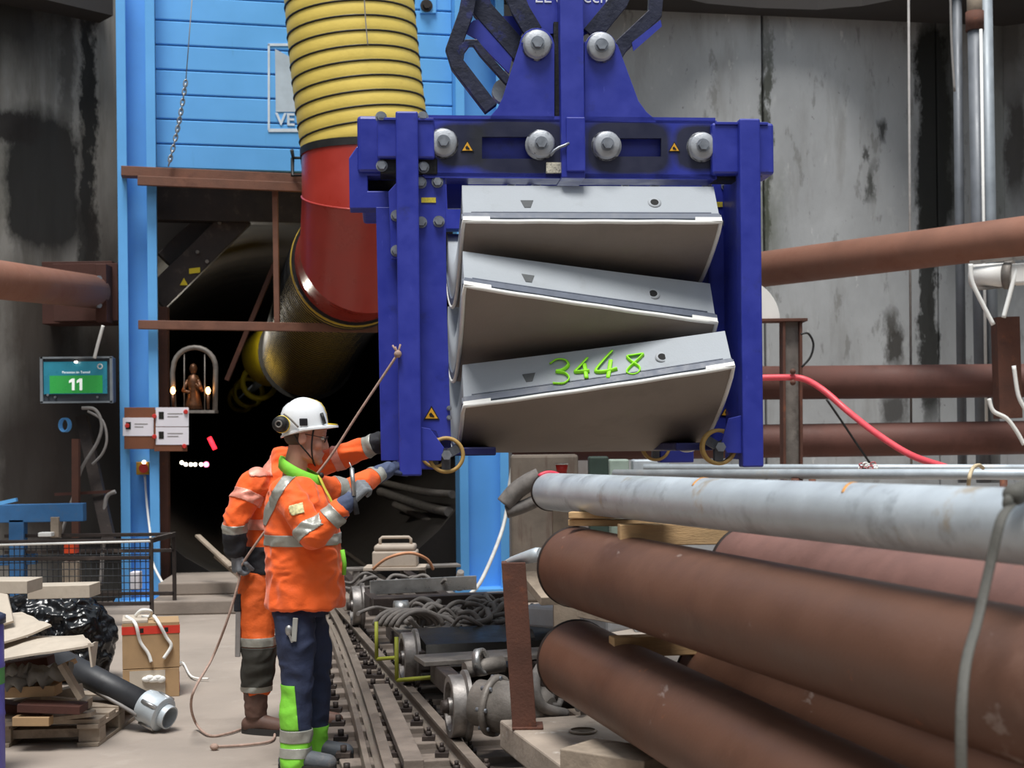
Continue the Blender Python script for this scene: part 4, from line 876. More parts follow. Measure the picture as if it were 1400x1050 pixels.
m = MB(); m.box(c + Z_*.10, (.37, .30, .055)); part('lid', m, m_beige, cb, .02)
m = MB(); h = c + Z_*.125; m.tube([h + V((-.14, 0, 0)), h + V((-.14, 0, .05)), h + V((-.12, 0, .066)), h + V((.12, 0, .066)), h + V((.14, 0, .05)), h + V((.14, 0, 0))], .014, 8); part('handle', m, m_beige, cb)
m = MB(); m.box(c + V((0, 0, -.085)), (.56, .36, .03)); part('foot_plate', m, m_beige, cb, .004)
m = MB(); m.tube(smooth_path([W(510, 778, 12.8), W(530, 763, 12.7), W(560, 756, 12.7), W(583, 764, 12.8), W(592, 778, 12.9)]), .014, 8); solo('orange_hose', m, mat('orange_hose', '#c98f6a', .6, 0, .2, 12, .05, 60), 'thin orange-grey hose arching in front of the control box', 'hose')
# white-grey plate beside the track, behind the stake post
m = MB(); m.beam(W(742, 838, 9.5), W(860, 846, 9.0), .42, .14); solo('steel_trough', m, mat('pale_steel', '#c9ccd0', .5, .2, .15, 5, .1, 40, stains=(('#8a7f75', .58, .74, 4, (1, 1, 1), .5),)), 'pale steel trough lying behind the rusty stake post', 'trough', None, .02)
m = MB(); m.tube(smooth_path([W(703, 622, 15.2), W(697, 660, 15.2), W(688, 720, 15.0), W(660, 790, 14.2), W(640, 815, 13.8)]), .02, 8); solo('white_cable', m, mat('white_cable', '#c9c9c6', .6), 'white cable hanging down in front of the right blue column', 'cable')
# ================================================================ right background: struts, posts, hose, wall pipes
def pipe(name, p, q, r, m_, label, cat='pipe', n=28, group=None): m = MB(); m.cyl(p, q, r, None, n); return solo(name, m, m_, label, cat, group)
m_strut = mat('rust_orange_strut', '#8d6250', .7, .1, .2, 2, .12, 60, stains=(('#6a3f2f', .52, .75, 2, (1, 1, 1), .6), ('#b98a78', .66, .74, 3, (1, 1, 1), .5)))
sa, sb_ = W(1005, 373, 16.75), W(1440, 318, 14.2); sdir = (sb_-sa).normalized()
pipe('strut_pipe', sa - sdir*.75, sb_ + sdir*4.2, .205, m_strut, 'upper rust-orange strut pipe rising to the right', 'strut')
m_low = mat('rust_purple_pipe', '#65423a', .7, .1, .2, 2.5, .15, 60, stains=(('#43261f', .52, .75, 2, (1, 1, 1), .6), ('#a88b82', .68, .76, 6, (1, 1, 1), .5)))
pipe('waler_pipe', W(1000, 524, 15.5), W(1840, 516, 15.5), .183, m_low, 'middle dark rust pipe behind the red hose', 'pipe')
pipe('waler_pipe', W(700, 608, 15.6), W(1840, 592, 15.5), .183, m_low, 'lowest dark rust pipe along the right wall', 'pipe')
def ibeam(name, px, y0, y1, Y, w_, d_, m_, label, plate=False):
    a, b = W(px, y1, Y), W(px, y0, Y); a.z = 0 if y1 > 640 else a.z; r = thing(name, label, 'steel post', a)
    for s in (-1, 1):
        m = MB(); m.beam(V((a.x+s*w_*.43, a.y, a.z)), V((b.x+s*w_*.43, b.y, b.z)), w_*.14, d_, Y_); part('flange', m, m_, r, .004)
    m = MB(); m.beam(V((a.x, a.y, a.z)), V((b.x, b.y, b.z)), w_*.75, d_*.2, Y_); part('web', m, m_dusty if plate else m_, r)
    if plate: m = MB(); m.box(b + V((-.30, 0, .012)), (.90, .25, .03)); part('cap_plate', m, m_, r, .003)
    return r
ibeam('support_post', 1081, 440, 660, 14.6, .20, .2, m_rust, 'rusty I-beam post with grey web behind the red hose', True)
m = MB(); a, b = W(1374, 434, 14.9), W(1378, 572, 14.9); m.beam(a, b, .24, .2, Y_); o = solo('bracket_post', m, m_rust, 'short dark rust post in front of pipes at the right edge', 'steel post', None, .005)
hp = [W(1025, 517, 14.2), W(1070, 516, 14.2), W(1098, 518, 14.2), W(1125, 533, 14.0), W(1160, 563, 13.8), W(1200, 594, 13.4), W(1245, 622, 13.0), W(1290, 638, 12.4), W(1330, 650, 12)]
m = MB(); m.tube(smooth_path(hp, 6), .032, 10); rh = solo('red_hose', m, mat('red_rubber_hose', '#e0525c', .45, 0, .08, 12, .03, 60), 'red hose sagging from the I-beam post to the right', 'hose')
for y in (508, 523): m = MB(); m.ball(W(1084, y, 14.17), .03, 8, 6); part('clamp', m, m_rust, rh)
# white curved shield half hidden by the frame leg
m = MB(); c = W(1009, 438, 14.55); n = 24; pts = [(.43*math.cos(PI*i/n), .43*math.sin(PI*i/n)) for i in range(n+1)]
m.prism([(x, y) for x, y in pts] , [], (c, X_, Z_, Y_), .06); solo('white_shield', m, mat('white_enamel', '#e6e4df', .4, 0, .04, 5, 0, 9), 'white rounded shield peeking out right of the frame leg', 'shield', None, .01)
# wall pipes at the corner
for i, (px, Y, r, mm, lab, y0) in enumerate(((1308, 16.9, .055, m_cable, 'dark grey pipe down the corner of the right wall', -40), (1337, 16.6, .085, m_galv, 'thick grey wall pipe with coupling at the top', 40), (1351, 16.6, .075, m_galv, 'pale grey wall pipe beside the thick one', -40))):
    pm = mat('grey_wall_pipe', '#6c7076', .5, .2, .15, 5, .05, 50) if i < 2 else mat('pale_wall_pipe', '#8d959c', .5, .2, .15, 5, .05, 50)
    p = W(px - (4 if i else 0), y0, Y); q = W(px + 8, 660, Y); o = pipe('wall_pipe', p, q, r, pm, lab)
    if i == 1:
        m = MB(); m.cyl(W(px-5, -30, Y), p + V((0, 0, .05)), r*1.05); part('upper_sleeve', m, m_woodg, o); m = MB(); m.cyl(p + V((0, 0, -.02)), p + V((0, 0, .2)), r*1.25); part('coupling', m, m_rust, o)
m = MB(); m.tube([W(1341, 40, 16.45), W(1349, 610, 16.45)], .018, 8); solo('wall_cable', m, m_white, 'white cable running down the thick wall pipe', 'cable')
m = MB(); m.tube([W(1242, -20, 15.8), W(1246, 640, 15.8)], .014, 8); solo('hanging_rope', m, m_cable, 'thin grey rope hanging straight before the right wall', 'rope')
m = MB(); m.tube(smooth_path([W(1299, -20, 16.4), W(1301, 60, 16.4), W(1305, 125, 16.4)]), .014, 6); solo('loose_wire', m, m_cable, 'loose pale wire in the dark wall corner', 'wire')
# white tank hung at the right edge
wt = thing('white_tank', 'white cylindrical lamp housing slung on ropes at the right edge', 'housing', W(1370, 400, 13.5))
m = MB(); m.cyl(W(1330, 378, 13.6), W(1374, 376, 13.4), .115, None, 24); part('drum', m, mat('white_enamel', '#e6e4df'), wt)
m = MB(); m.cyl(W(1374, 376, 13.42), W(1385, 376, 13.38), .135, None, 24); part('drum_flange', m, m_dusty, wt)
m = MB(); m.beam(W(1384, 376, 13.4), W(1440, 372, 13.2), .2, .19); part('drum_end', m, mat('white_enamel', '#e6e4df'), wt, .02)
m = MB(); m.beam(W(1326, 359, 13.5), W(1640, 331, 12.4), .03, .03); part('top_bar', m, m_dusty, wt)
m = MB(); m.beam(W(1330, 396, 13.5), W(1384, 390, 13.4), .05, .025); part('lower_bar', m, m_dusty, wt)
for k, pts in enumerate(([(1327, 361), (1329, 385), (1343, 415), (1358, 444)], [(1392, 362), (1386, 382), (1378, 412), (1372, 434)], [(1386, 500), (1392, 540), (1402, 560)], [(1352, 545), (1358, 562), (1376, 572), (1390, 590), (1400, 608)])):
    m = MB(); m.tube(smooth_path([W(x, y, 13.3 if k < 2 else 14.4) for x, y in pts], 5), .022, 8)
    solo('white_rope', m, m_white, ['left white cord from the tank bar to the bracket post', 'right white cord from the tank bar to the bracket post', 'short white cord at the right edge beside the rust post', 'white cable curling over the lowest rust pipe'][k], 'cord')
for k, pts in enumerate(([(1095, 457), (1105, 456), (1112, 470), (1108, 488), (1096, 502)], [(1130, 546), (1150, 575), (1170, 605), (1190, 634)])):
    m = MB(); m.tube(smooth_path([W(x, y, 14.4) for x, y in pts], 5), .012, 6); solo('black_wire', m, m_black, ['black wire loop beside the top of the I-beam post', 'thin black wire slanting down behind the red hose'][k], 'wire')
rw = mat('red_white_chain', '#b9676b', .5, 0, .5, 60, 0, 9)
ch = thing('plastic_chain', 'knot of red and white chain on the thin pale tube', 'chain', W(1187, 650, 10.8))
for i in range(9):
    a_ = 2*PI*i/9; c = W(1187, 638, 10.8) + V((.055*math.cos(a_), .03*math.sin(a_), .022*math.sin(a_*2))); m = MB(); m.tube([c + V((.02*math.cos(t_), .004*math.sin(t_*2+i), .013*math.sin(t_))) for t_ in [2*PI*j/10 for j in range(10)]], .006, 6, True); part('link', m, rw if i % 2 else m_white, ch)
m = MB(); m.cyl(W(1181, 655, 10.8), W(1181, 640, 10.8), .018, None, 10); part('pin', m, m_rust, ch)
m = MB(); m.tube(smooth_path([W(1324, 668, 6.4), W(1325, 654, 6.3), W(1330, 640, 6.4), W(1338, 636, 6.5), W(1344, 640, 6.6)], 5), .009, 8); solo('tan_sling', m, mat('tan_sling', '#c4b393', .8, 0, .15, 30, .1, 60), 'tan rope sling looped over the thin tube', 'sling')
# grimy machinery at the foot of the wall between column and pipe stack
for k, (pts, r, mm, lab) in enumerate((([(690, 690), (705, 672), (722, 660), (738, 652)], .085, m_hose, 'grey bent hose beside the end of the galvanised pipe'), ([(692, 700), (712, 694), (735, 684)], .06, m_hose, 'second grey hose below the end of the galvanised pipe'))):
    m = MB(); m.tube(smooth_path([W(x, y, 13) for x, y in pts], 5), r, 12); solo('bent_hose', m, mm, lab, 'hose')
m = MB(); m.span((W(698, 640, 15).x, 14.9, 0), (W(790, 640, 15).x, 15.3, W(700, 622, 15).z)); solo('dirty_cabinet', m, mat('grimy_grey_brown', '#6f655b', .8, .1, .3, 3, .2, 20, stains=(('#4a2f24', .55, .72, 2, (3, 3, .5), .7),)), 'grimy brown-grey block between blue column and pipe stack', 'cabinet', None, .03)
for k, (x0, x1, y0, y1, Y, mm, lab) in enumerate(((806, 832, 624, 690, 12.8, mat('dark_green', '#2d3d35', .7), 'dark green block seen under the lowest segment'), (834, 860, 628, 690, 13.2, mat('pale_green', '#9aaa9e', .7), 'pale green block seen under the lowest segment'), (866, 915, 628, 690, 12.5, m_galv, 'light grey block under the lowest segment right part'))):
    m = MB(); a, b = W(x0, y1, Y), W(x1, y0, Y); m.span((a.x, Y, 0 if y1 > 650 else a.z), (b.x, Y+.25, b.z)); solo('equipment_block', m, mm, lab, 'equipment', None, .015)

# ================================================================ left background
m_rd = mat('dark_rust_plate', '#4c2c24', .75, .15, .25, 3, .15, 50, stains=(('#2a1915', .55, .73, 3, (1, 1, 1), .6),))
pipe('strut_pipe', W(-70, 374, 11.9), W(129, 399, 15.2), .178, m_strut, 'rust-orange strut pipe entering at the left edge', 'strut')
sb = thing('strut_bracket', 'dark rusty bracket plate holding the left strut pipe', 'bracket', W(120, 446, 15.4))
m = MB(); a, b = W(79, 441, 15.5), W(166, 362, 15.5); m.span((a.x, 15.35, a.z), (b.x, 15.45, b.z)); part('plate', m, m_rd, sb, .005)
m = MB(); a, b = W(134, 441, 15.2), W(148, 362, 15.2); m.span((a.x, 15.12, a.z), (b.x, 15.35, b.z)); part('rib', m, m_rd, sb, .005)
m = MB(); a, b = W(66, 445, 15.7), W(160, 360, 15.7); m.span((a.x, 15.5, a.z), (b.x, 15.85, b.z)); part('box', m, m_rd, sb, .005)
for y in (381, 418): m = MB(); p = W(134, y, 15.1); m.cyl(p, p + V((.03, -.05, 0)), .03, None, 6); part('bolt', m, m_bolt, sb)
# information screen
sc_ = thing('information_screen', 'wall screen with a green field showing the number 11', 'screen', W(104, 552, 14.9))
def sbox(x0, y0, x1, y1, Y0, Y1): m = MB(); a, b = W(x0, y1, Y0), W(x1, y0, Y0); m.span((a.x, Y0, a.z), (b.x, Y1, b.z)); return m
part('housing', sbox(55.5, 488, 153, 551, 14.9, 15.05), mat('dark_grey_plastic', '#3a4048', .5, 0, .1, 8, .03, 40), sc_, .012)
fr_ = MB(); 
for r_ in ((55, 487, 153.5, 490.5), (55, 548, 153.5, 551.5), (55, 488, 58, 551), (150.5, 488, 153.5, 551)): q = sbox(*r_, 14.87, 14.9); fr_.add(q.v, q.f)
part('bezel', fr_, mat('bezel_grey', '#8c949b', .4, .3, .1, 8, 0, 40), sc_)
part('display', sbox(60, 494, 146, 539, 14.885, 14.9), mat('teal_screen', '#2f7f95', .3, 0, .35, 1.6, 0, 9, emit=.25), sc_)
part('green_field', sbox(68, 513, 140, 538, 14.878, 14.885), mat('green_screen', '#37a04c', .3, 0, .04, 3, 0, 9, emit=.25), sc_)
m_wtx = mat('white_screen_text', '#f2f6f4', .4, 0, 0, 3, 0, 9, emit=.5)
for x0 in (94.5, 105):
    m = MB(); q = [W(x0+x, 517.5+y, 14.876) for x, y in ((4, 0), (7.5, 0), (7.5, 16), (4, 16), (4, 4.5), (0, 6.2), (0, 3))]; m.add([p - Y_*e for e in (0, .004) for p in q], [tuple(range(7)), tuple(range(13, 6, -1))] + [(i, (i+1) % 7, 7+(i+1) % 7, 7+i) for i in range(7)]); part('digit', m, m_wtx, sc_)
lettering('caption', 'Personen im Tunnel', .036, m_wtx, sc_, W(104, 509, 14.872), X_, Z_, .001)
for x, y in ((65, 540), (75, 543), (133, 543)): m = MB(); p = W(x, y, 14.87); m.cyl(p + Y_*.03, p, .012, None, 10); part('screw', m, m_bolt, sc_)
m = MB(); p = W(137, 501, 14.87); m.lathe([(.018, 0), (.03, 0), (.03, .01), (.018, .01)], p, -Y_, 16, True, True); part('ring_mark', m, m_white, sc_)
m = MB(); p = W(104, 495, 14.84); m.ball(p, (.02, .02, .012), 8, 6); part('status_lamp', m, m_lamp, sc_)
for i, (pts, r, mm, lab) in enumerate((([(141, 445), (134, 470), (129, 490)], .018, m_white, 'white cable above the information screen'), ([(112, 558), (130, 560), (139, 580), (133, 605), (112, 640), (100, 680), (82, 735)], .018, m_cable, 'grey cable hanging below the information screen'),
        ([(120, 562), (140, 575), (146, 600), (140, 620), (126, 635)], .014, m_cable, 'short grey cable loop below the information screen'), ([(158, 672), (145, 682), (142, 730), (138, 800)], .022, m_cable, 'coiled grey cable hung beside the left blue column'))):
    m = MB(); m.tube(smooth_path([W(x, y, 14.8) for x, y in pts], 6), r, 8); solo('cable', m, mm, lab, 'cable')
m = MB(); c = W(87, 581, 15.0)
for j in range(3): m.tube([c + V((.05*math.cos(t_)+.012*j, .01*j, .07*math.sin(t_))) for t_ in [2*PI*k/16 for k in range(16)]], .008, 6, True)
solo('wire_coil', m, m_sky, 'small coil of pale blue wire on the dark left wall', 'wire coil')
m = MB(); m.beam(W(104, 735, 14.7), W(104, 600, 14.7), .07, .07, Y_); solo('rust_post', m, m_rust, 'thin rusty post behind the mesh cage', 'steel post')
m = MB(); m.beam(W(112, 570, 15.2), W(150, 740, 14.7), .12, .08, Y_); solo('leaning_beam', m, m_darkst, 'dark steel beam leaning beside the left blue column', 'steel beam')
m = MB(); m.beam(W(75, 676, 14.8), W(152, 672, 14.8), .03, .03); solo('rust_bar', m, m_rd, 'short horizontal rust bar left of the blue column', 'steel bar')
bb = thing('blue_bench', 'faded blue timber trestle behind the mesh cage', 'trestle', W(60, 790, 14.2)); m_fb = mat('faded_blue_timber', '#35699c', .8, 0, .2, 4, .15, 40, stains=(('#5b5f62', .56, .72, 4, (1, 1, 1), .6),))
m = MB(); m.beam(W(-40, 703, 14.2), W(116, 700, 14.2), .12, .18); part('top_beam', m, m_fb, bb, .006); m = MB(); a = W(25, 815, 14.2); b = W(25, 710, 14.2); m.beam(a, b, .15, .12, Y_); part('leg', m, m_fb, bb, .006)
m = MB(); m.beam(W(-40, 768, 14.25), W(50, 764, 14.25), .1, .1); part('cross_beam', m, m_fb, bb, .006)
m = MB(); m.beam(W(-30, 695, 14.0), W(23, 683, 14.0), .05, .035); solo('pale_blue_bar', m, m_sky, 'pale blue bar end on the trestle at left edge', 'bar')
for k, (x0, y0, x1, y1, Y, mm, lab) in enumerate(((69, 707, 80, 735, 14.1, m_woodg, 'short grey wood stub standing above the mesh cage'), (52, 728, 70, 734, 14.0, m_white, 'small white block on the rim of the mesh cage'), (86, 742, 103, 757, 13.6, mat('orange_plastic', '#d84a22', .5), 'orange plastic box inside the mesh cage'), (85, 768, 106, 800, 13.6, m_woodg, 'upright grey wood block inside the mesh cage'), (178, 782, 190, 806, 13.5, m_paper, 'small white can with red print behind the cage mesh'))):
    m = MB(); a, b = W(x0, y1, Y), W(x1, y0, Y); m.span((a.x, Y, a.z), (b.x, Y+.12, b.z)); solo('stored_block', m, mm, lab, 'block', None, .006)
# hanging chain on the cladding
hc_ = thing('hanging_chain', 'bright steel chain hanging before the blue cladding', 'chain', BP(232, 224, .5))
m = MB(); m.tube([BP(264, -20, .5), BP(254, 112, .5)], .006, 6); part('thin_cord', m, m_cable, hc_)
pts = [BP(254, 112, .5), BP(248, 150, .5), BP(241, 185, .5), BP(231, 224, .5)]; pts = smooth_path(pts, 6)
for i in range(len(pts)-1):
    c = pts[i].lerp(pts[i+1], .5); d_, s_, u_ = basis(pts[i+1]-pts[i]); ax = s_ if i % 2 else u_
    m = MB(); m.tube([c + d_*(.042*math.cos(t_)) + ax*(.02*math.sin(t_)) for t_ in [2*PI*k/10 for k in range(10)]], .008, 5, True); part('link', m, m_bright, hc_)
m = MB(); m.tube([BP(399, 205, .55), BP(401, 216, .5), BP(413, 216, .6), BP(416, 240, .6), BP(400, 240, .5), BP(400, 216, .5)], .022, 6); solo('duct_bracket', m, m_black, 'small black bracket left of the red elbow top', 'bracket')
m = MB(); pp = smooth_path([W(497, -20, 13.5), W(500, 30, 13.5), W(503, 62, 13.5)], 5); m.tube(pp, .006, 6); solo('thin_rope', m, m_cable, 'thin rope dangling in front of the yellow duct', 'rope')

# signs on the left blue column
def sign(x0, y0, x1, y1, off, name, label, board, dots, lines):
    p = BP((x0+x1)/2, y1, off); r = thing(name, label, 'sign', p)
    def pl(a0, b0, a1, b1, o0, o1):
        m = MB(); q = [BP(a0, b1, o0), BP(a1, b1, o0), BP(a1, b0, o0), BP(a0, b0, o0)]; m.add([k + BN*d for d in (0, o1-o0) for k in q], [(0, 1, 2, 3), (7, 6, 5, 4), (0, 4, 5, 1), (1, 5, 6, 2), (2, 6, 7, 3), (3, 7, 4, 0)]); return m
    part('board', pl(*board, off, off+.015), mat('brown_board', '#7a4a31', .7, 0, .15, 6, .05, 40), r, .003)
    for k in lines: part('paper', pl(*k, off+.016, off+.02), m_paper, r); part('pictogram', pl(k[0]+4, k[1]+6, k[0]+11, k[1]+16, off+.0205, off+.023), m_blk_s, r); part('text_line', pl(k[0]+16, k[1]+8, k[2]-8, k[1]+9.2, off+.0205, off+.022), m_cable, r); part('text_line', pl(k[0]+16, k[1]+12, k[2]-14, k[1]+13.2, off+.0205, off+.022), m_cable, r)
    for x, y in dots: m = MB(); q = BP(x, y, off+.02); m.cyl(q, q + BN*.02, .026, .02, 12); part('red_knob', m, m_redp, r)
sign(168, 557, 211, 615, .36, 'notice_board', 'left white notice on brown board fixed to the blue column', (170, 557, 212, 614), [(174, 582)], [(168, 571, 210, 596)])
sign(211, 557, 258, 617, .40, 'notice_board', 'right double white notice with red knobs beside the shrine', (211, 560, 256, 617), [(211, 569), (211, 597), (254, 563), (252, 610)], [(213, 557, 258, 583), (213, 584, 258, 608)])
es = thing('emergency_stop', 'small yellow emergency stop box on the left blue column', 'switch', BP(197, 650, .06)); m = MB(); q = BP(197, 640, .06); m.box(q + BN*.06, (.14, .12, .14)); part('box', m, m_amber, es, .008); m = MB(); m.cyl(q + BN*.11, q + BN*.17, .045, .05, 16); part('button', m, m_redp, es); m = MB(); q2 = BP(189, 640, .05); m.box(q + V((0, .07, 0)), (.2, .03, .17)); part('back_plate', m, m_woodg, es); m = MB(); m.ball(BP(197, 632, .18), .022, 8, 6); part('lamp', m, m_lamp, es)
m = MB(); m.tube(smooth_path([BP(198, 650, .12), BP(201, 690, .14), BP(206, 735, .35), BP(209, 770, .6), BP(230, 812, .9), BP(236, 838, 1.0)], 6), .014, 6); solo('cable', m, m_white, 'white cable from the emergency stop down to the floor', 'cable')
# shrine: arched frame with a small figure and two candles
sh = thing('arched_shrine', 'small arched metal shrine with two glowing lamps beside the signs', 'shrine', W(266, 566, 15.3)); SY = 15.35
pts = [W(238, 562, SY), W(236, 510, SY)] + [W(266 + 29*math.cos(t_), 503 - 28*math.sin(t_), SY) for t_ in [PI - PI*i/12 for i in range(13)]] + [W(294, 562, SY)]
m = MB(); m.tube(pts, .028, 8); part('arch_frame', m, m_dusty, sh); m = MB(); m.beam(W(236, 563, SY), W(296, 563, SY), .2, .03); part('shelf', m, m_dusty, sh)
for x in (252, 280): m = MB(); m.tube([W(x, 484, SY), W(x, 562, SY)], .007, 6); part('bar', m, m_dusty, sh)
m_fig = mat('dark_bronze', '#5b3a22', .4, .5, .4, 25, .2, 60)
m = MB(); c = W(265, 562, SY+.06); m.lathe([(0, 0), (.10, 0), (.09, .05), (.06, .2), (.075, .30), (.05, .36), (.02, .38), (.035, .40), (.045, .44), (.03, .485), (0, .5)], c + Z_*.02, Z_, 16); part('figurine', m, m_fig, sh)
m = MB(); m.chain([(c + V((-.06, -.03, .32)), .022), (c + V((-.10, -.05, .22)), .02), (c + V((-.03, -.09, .2)), .018)], 8); part('figurine_arm', m, m_fig, sh); m = MB(); m.chain([(c + V((.06, -.03, .32)), .022), (c + V((.10, -.05, .22)), .02), (c + V((.05, -.09, .28)), .018)], 8); part('figurine_arm', m, m_fig, sh)
for x in (236.5, 284.5):
    q = W(x, 534, SY-.05); m = MB(); m.ball(q, (.026, .026, .04), 10, 8); part('glowing_lamp', m, m_lampw, sh); m = MB(); m.cyl(q - Z_*.2, q - Z_*.04, .014, .02, 8); part('lamp_stem', m, m_fig, sh)

# mesh cage
mc = thing('mesh_cage', 'grey wire mesh storage cage behind the cardboard pile', 'mesh cage', G(100, 838)); CY0 = 13.3
m_wire = mat('dark_wire', '#3d3f42', .5, .4, .2, 10, .05, 50)
xa, xb = W(-40, 780, CY0).x, W(207, 780, CY0).x; zt, zb2 = W(100, 740, CY0).z, W(100, 826, CY0).z
for p, q in (((xa, zt), (xb, zt)), ((xa, zt-.16), (xb, zt-.16)), ((xa, zb2), (xb, zb2)), ((xb, 0), (xb, zt+.02))):
    for dy in (0, .9):
        m = MB(); m.beam((p[0], CY0+dy, p[1]), (q[0], CY0+dy, q[1]), .035, .035, Y_); part('frame_bar', m, m_darkst, mc, .004)
m = MB(); m.beam((xb, CY0, zt), (xb, CY0+.9, zt), .045, .045); part('frame_bar', m, m_darkst, mc, .004)
m = MB(); m.tube([(xa, CY0-.03, zt-.03), (xb, CY0-.03, zt-.005)], .012, 6); part('pale_rod', m, m_white, mc)
for i in range(33):
    x = xa + (xb-xa)*i/33; m = MB(); m.tube([(x, CY0, zb2), (x, CY0, zt)], .0045, 4); part('vertical_wire', m, m_wire, mc)
for i in range(9):
    z = zb2 + (zt-zb2)*i/9; m = MB(); m.tube([(xa, CY0-.006, z), (xb, CY0-.006, z)], .0045, 4); part('horizontal_wire', m, m_wire, mc)

# ================================================================ left foreground: rubbish pallet, boxes, hose
PY = 7.75
def plank(px0, py0, Y0, px1, py1, Y1, w_, h_, name, label, m_=m_woodg, cat='board', up=Z_): m = MB(); m.beam(W(px0, py0, Y0), W(px1, py1, Y1), w_, h_, up); return solo(name, m, m_, label, cat, None, .003)
pal = thing('wooden_pallet', 'weathered wooden pallet under the scrap pile at lower left', 'pallet', G(40, 1030))
g0 = G(133, 1022); gx0, gy0 = g0.x, g0.y
for i in range(5): m = MB(); m.span((gx0-1.2, gy0+.04+i*.2, .125), (gx0, gy0+.18+i*.2, .15)); part('top_board', m, m_woodg, pal, .003)
for dx in (-1.15, -.62, -.12):
    for dy in (.05, .45, .85): m = MB(); m.span((gx0+dx, gy0+dy, .022), (gx0+dx+.12, gy0+dy+.12, .10)); part('block', m, m_woodg, pal, .003)
    m = MB(); m.span((gx0+dx, gy0+.02, 0), (gx0+dx+.12, gy0+1.0, .022)); part('skid', m, m_woodg, pal, .003)
    m = MB(); m.span((gx0+dx, gy0+.02, .10), (gx0+dx+.12, gy0+1.0, .125)); part('stringer', m, m_woodg, pal, .003)
plank(-20, 992, 8.0, 128, 975, 8.0, .10, .025, 'scrap_board', 'grey board lying flat on the pallet front edge')
plank(30, 965, 7.9, 115, 968, 7.9, .16, .045, 'scrap_board', 'dark brown board on the scrap pile', m_rd)
plank(-10, 952, 8.1, 92, 925, 8.2, .09, .03, 'scrap_board', 'tan split board on the scrap pile', m_card)
plank(84, 908, 7.9, 112, 955, 7.9, .07, .03, 'scrap_board', 'short splintered board sloping at the scrap pile edge', m_woodg)
plank(-10, 975, 8.3, 110, 948, 8.3, .15, .10, 'scrap_board', 'thick brown timber inside the scrap pile', m_woodg)
for k_, (a_, b_, h_, mm_, lab_) in enumerate((((-15, 945), (80, 942), .06, m_card, 'brown carton strip between the scrap boards'), ((-15, 1002), (118, 998), .05, m_woodg, 'grey splintered board low on the pallet'), ((30, 935), (100, 905), .03, m_card, 'thin tan lath slanting across the scrap pile'), ((-15, 962), (60, 972), .05, m_rd, 'dark brown lath in the middle of the scrap pile'), ((60, 955), (122, 962), .06, m_woodg, 'short grey block at the right of the scrap pile'), ((-15, 915), (70, 902), .05, m_rd, 'dark strip right under the cardboard sheet'))):
    plank(*a_, 8.05 + .05*k_, *b_, 8.05 + .05*k_, .14, h_, 'scrap_board', lab_, mm_)
plank(20, 985, 7.85, 70, 985, 7.85, .08, .05, 'scrap_board', 'grey-brown offcut lying low in the scrap pile', m_card)
for k, (x, y, r, lab) in enumerate(((48, 925, .055, 'grey rolled rag on the scrap pile'), (18, 932, .05, 'crumpled grey cloth at the left of the scrap pile'), (70, 920, .05, 'rolled grey sheet next to the rag'), (14, 918, .04, 'small grey bundle on the scrap pile'))):
    m = MB(); c = W(x, y, 8.0); n_ = 18; rings = []
    for i in range(9):
        t_ = i/8; rr = r*(.75 + .3*math.sin(i*2.3+k)); cc = c + V((-.10 + .2*t_, .03*math.sin(i), .015*math.sin(i*1.7))); rings.append([cc + V((.004*math.sin(j), rr*math.cos(2*PI*j/n_)*(1+.14*math.sin(4*PI*j/n_+i)), rr*math.sin(2*PI*j/n_)*(1+.14*math.cos(6*PI*j/n_+i*.7)))) for j in range(n_)])
    m.loft(rings); solo('scrap_bundle', m, mat('grey_rag', '#77756f', .9, 0, .3, 9, .3, 40), lab, 'bundle')
def sheet(pts, thick, name, label, m_, cat='cardboard', bend=0.0):
    """quad sheet from four (px,py,Y) corners, gently crumpled"""
    c = [W(*p) for p in pts]; N_ = 10; top = []; 
    for i in range(N_+1):
        for j in range(N_+1):
            u, v = i/N_, j/N_; p = c[0].lerp(c[1], u).lerp(c[3].lerp(c[2], u), v); p.z += bend*math.sin(PI*u)*math.sin(PI*v) + .012*noise.noise(p*7); top.append(p)
    k = (N_+1)**2; nn_ = (c[1]-c[0]).cross(c[3]-c[0]).normalized()*thick
    q = [(i*(N_+1)+j, (i+1)*(N_+1)+j, (i+1)*(N_+1)+j+1, i*(N_+1)+j+1) for i in range(N_) for j in range(N_)]
    edge = [i for i in range(N_+1)] + [i*(N_+1)+N_ for i in range(1, N_+1)] + [N_*(N_+1)+j for j in range(N_-1, -1, -1)] + [i*(N_+1) for i in range(N_-1, 0, -1)]
    m = MB(); m.add(top + [p - nn_ for p in top], q + [tuple(k+x for x in f[::-1]) for f in q] + [(edge[i], edge[(i+1) % len(edge)], k+edge[(i+1) % len(edge)], k+edge[i]) for i in range(len(edge))]); return solo(name, m, m_, label, cat)
sheet([(-20, 905, 7.75), (128, 880, 7.75), (112, 868, 8.35), (-20, 882, 8.35)], .012, 'cardboard_sheet', 'pale cardboard sheet draped on the scrap pile', m_cardw, bend=.05)
sheet([(120, 879, 7.75), (132, 878, 8.0), (128, 912, 7.95), (124, 912, 7.75)], .01, 'cardboard_flap', 'bent-down cardboard flap at the corner of the scrap pile', m_cardw)
sheet([(-20, 885, 7.9), (70, 855, 8.0), (30, 836, 8.5), (-20, 840, 8.5)], .012, 'cardboard_sheet', 'grey-white cardboard sheet at the top of the scrap pile', m_cardw, bend=.02)
sheet([(-20, 860, 8.1), (18, 848, 8.1), (10, 812, 8.3), (-20, 808, 8.3)], .015, 'cardboard_sheet', 'upright pale panel leaning at the left edge', m_cardw)
plank(-20, 800, 9.2, 48, 800, 9.2, .3, .08, 'packing_board', 'white packing panel at the far left behind the bag', m_cardw)
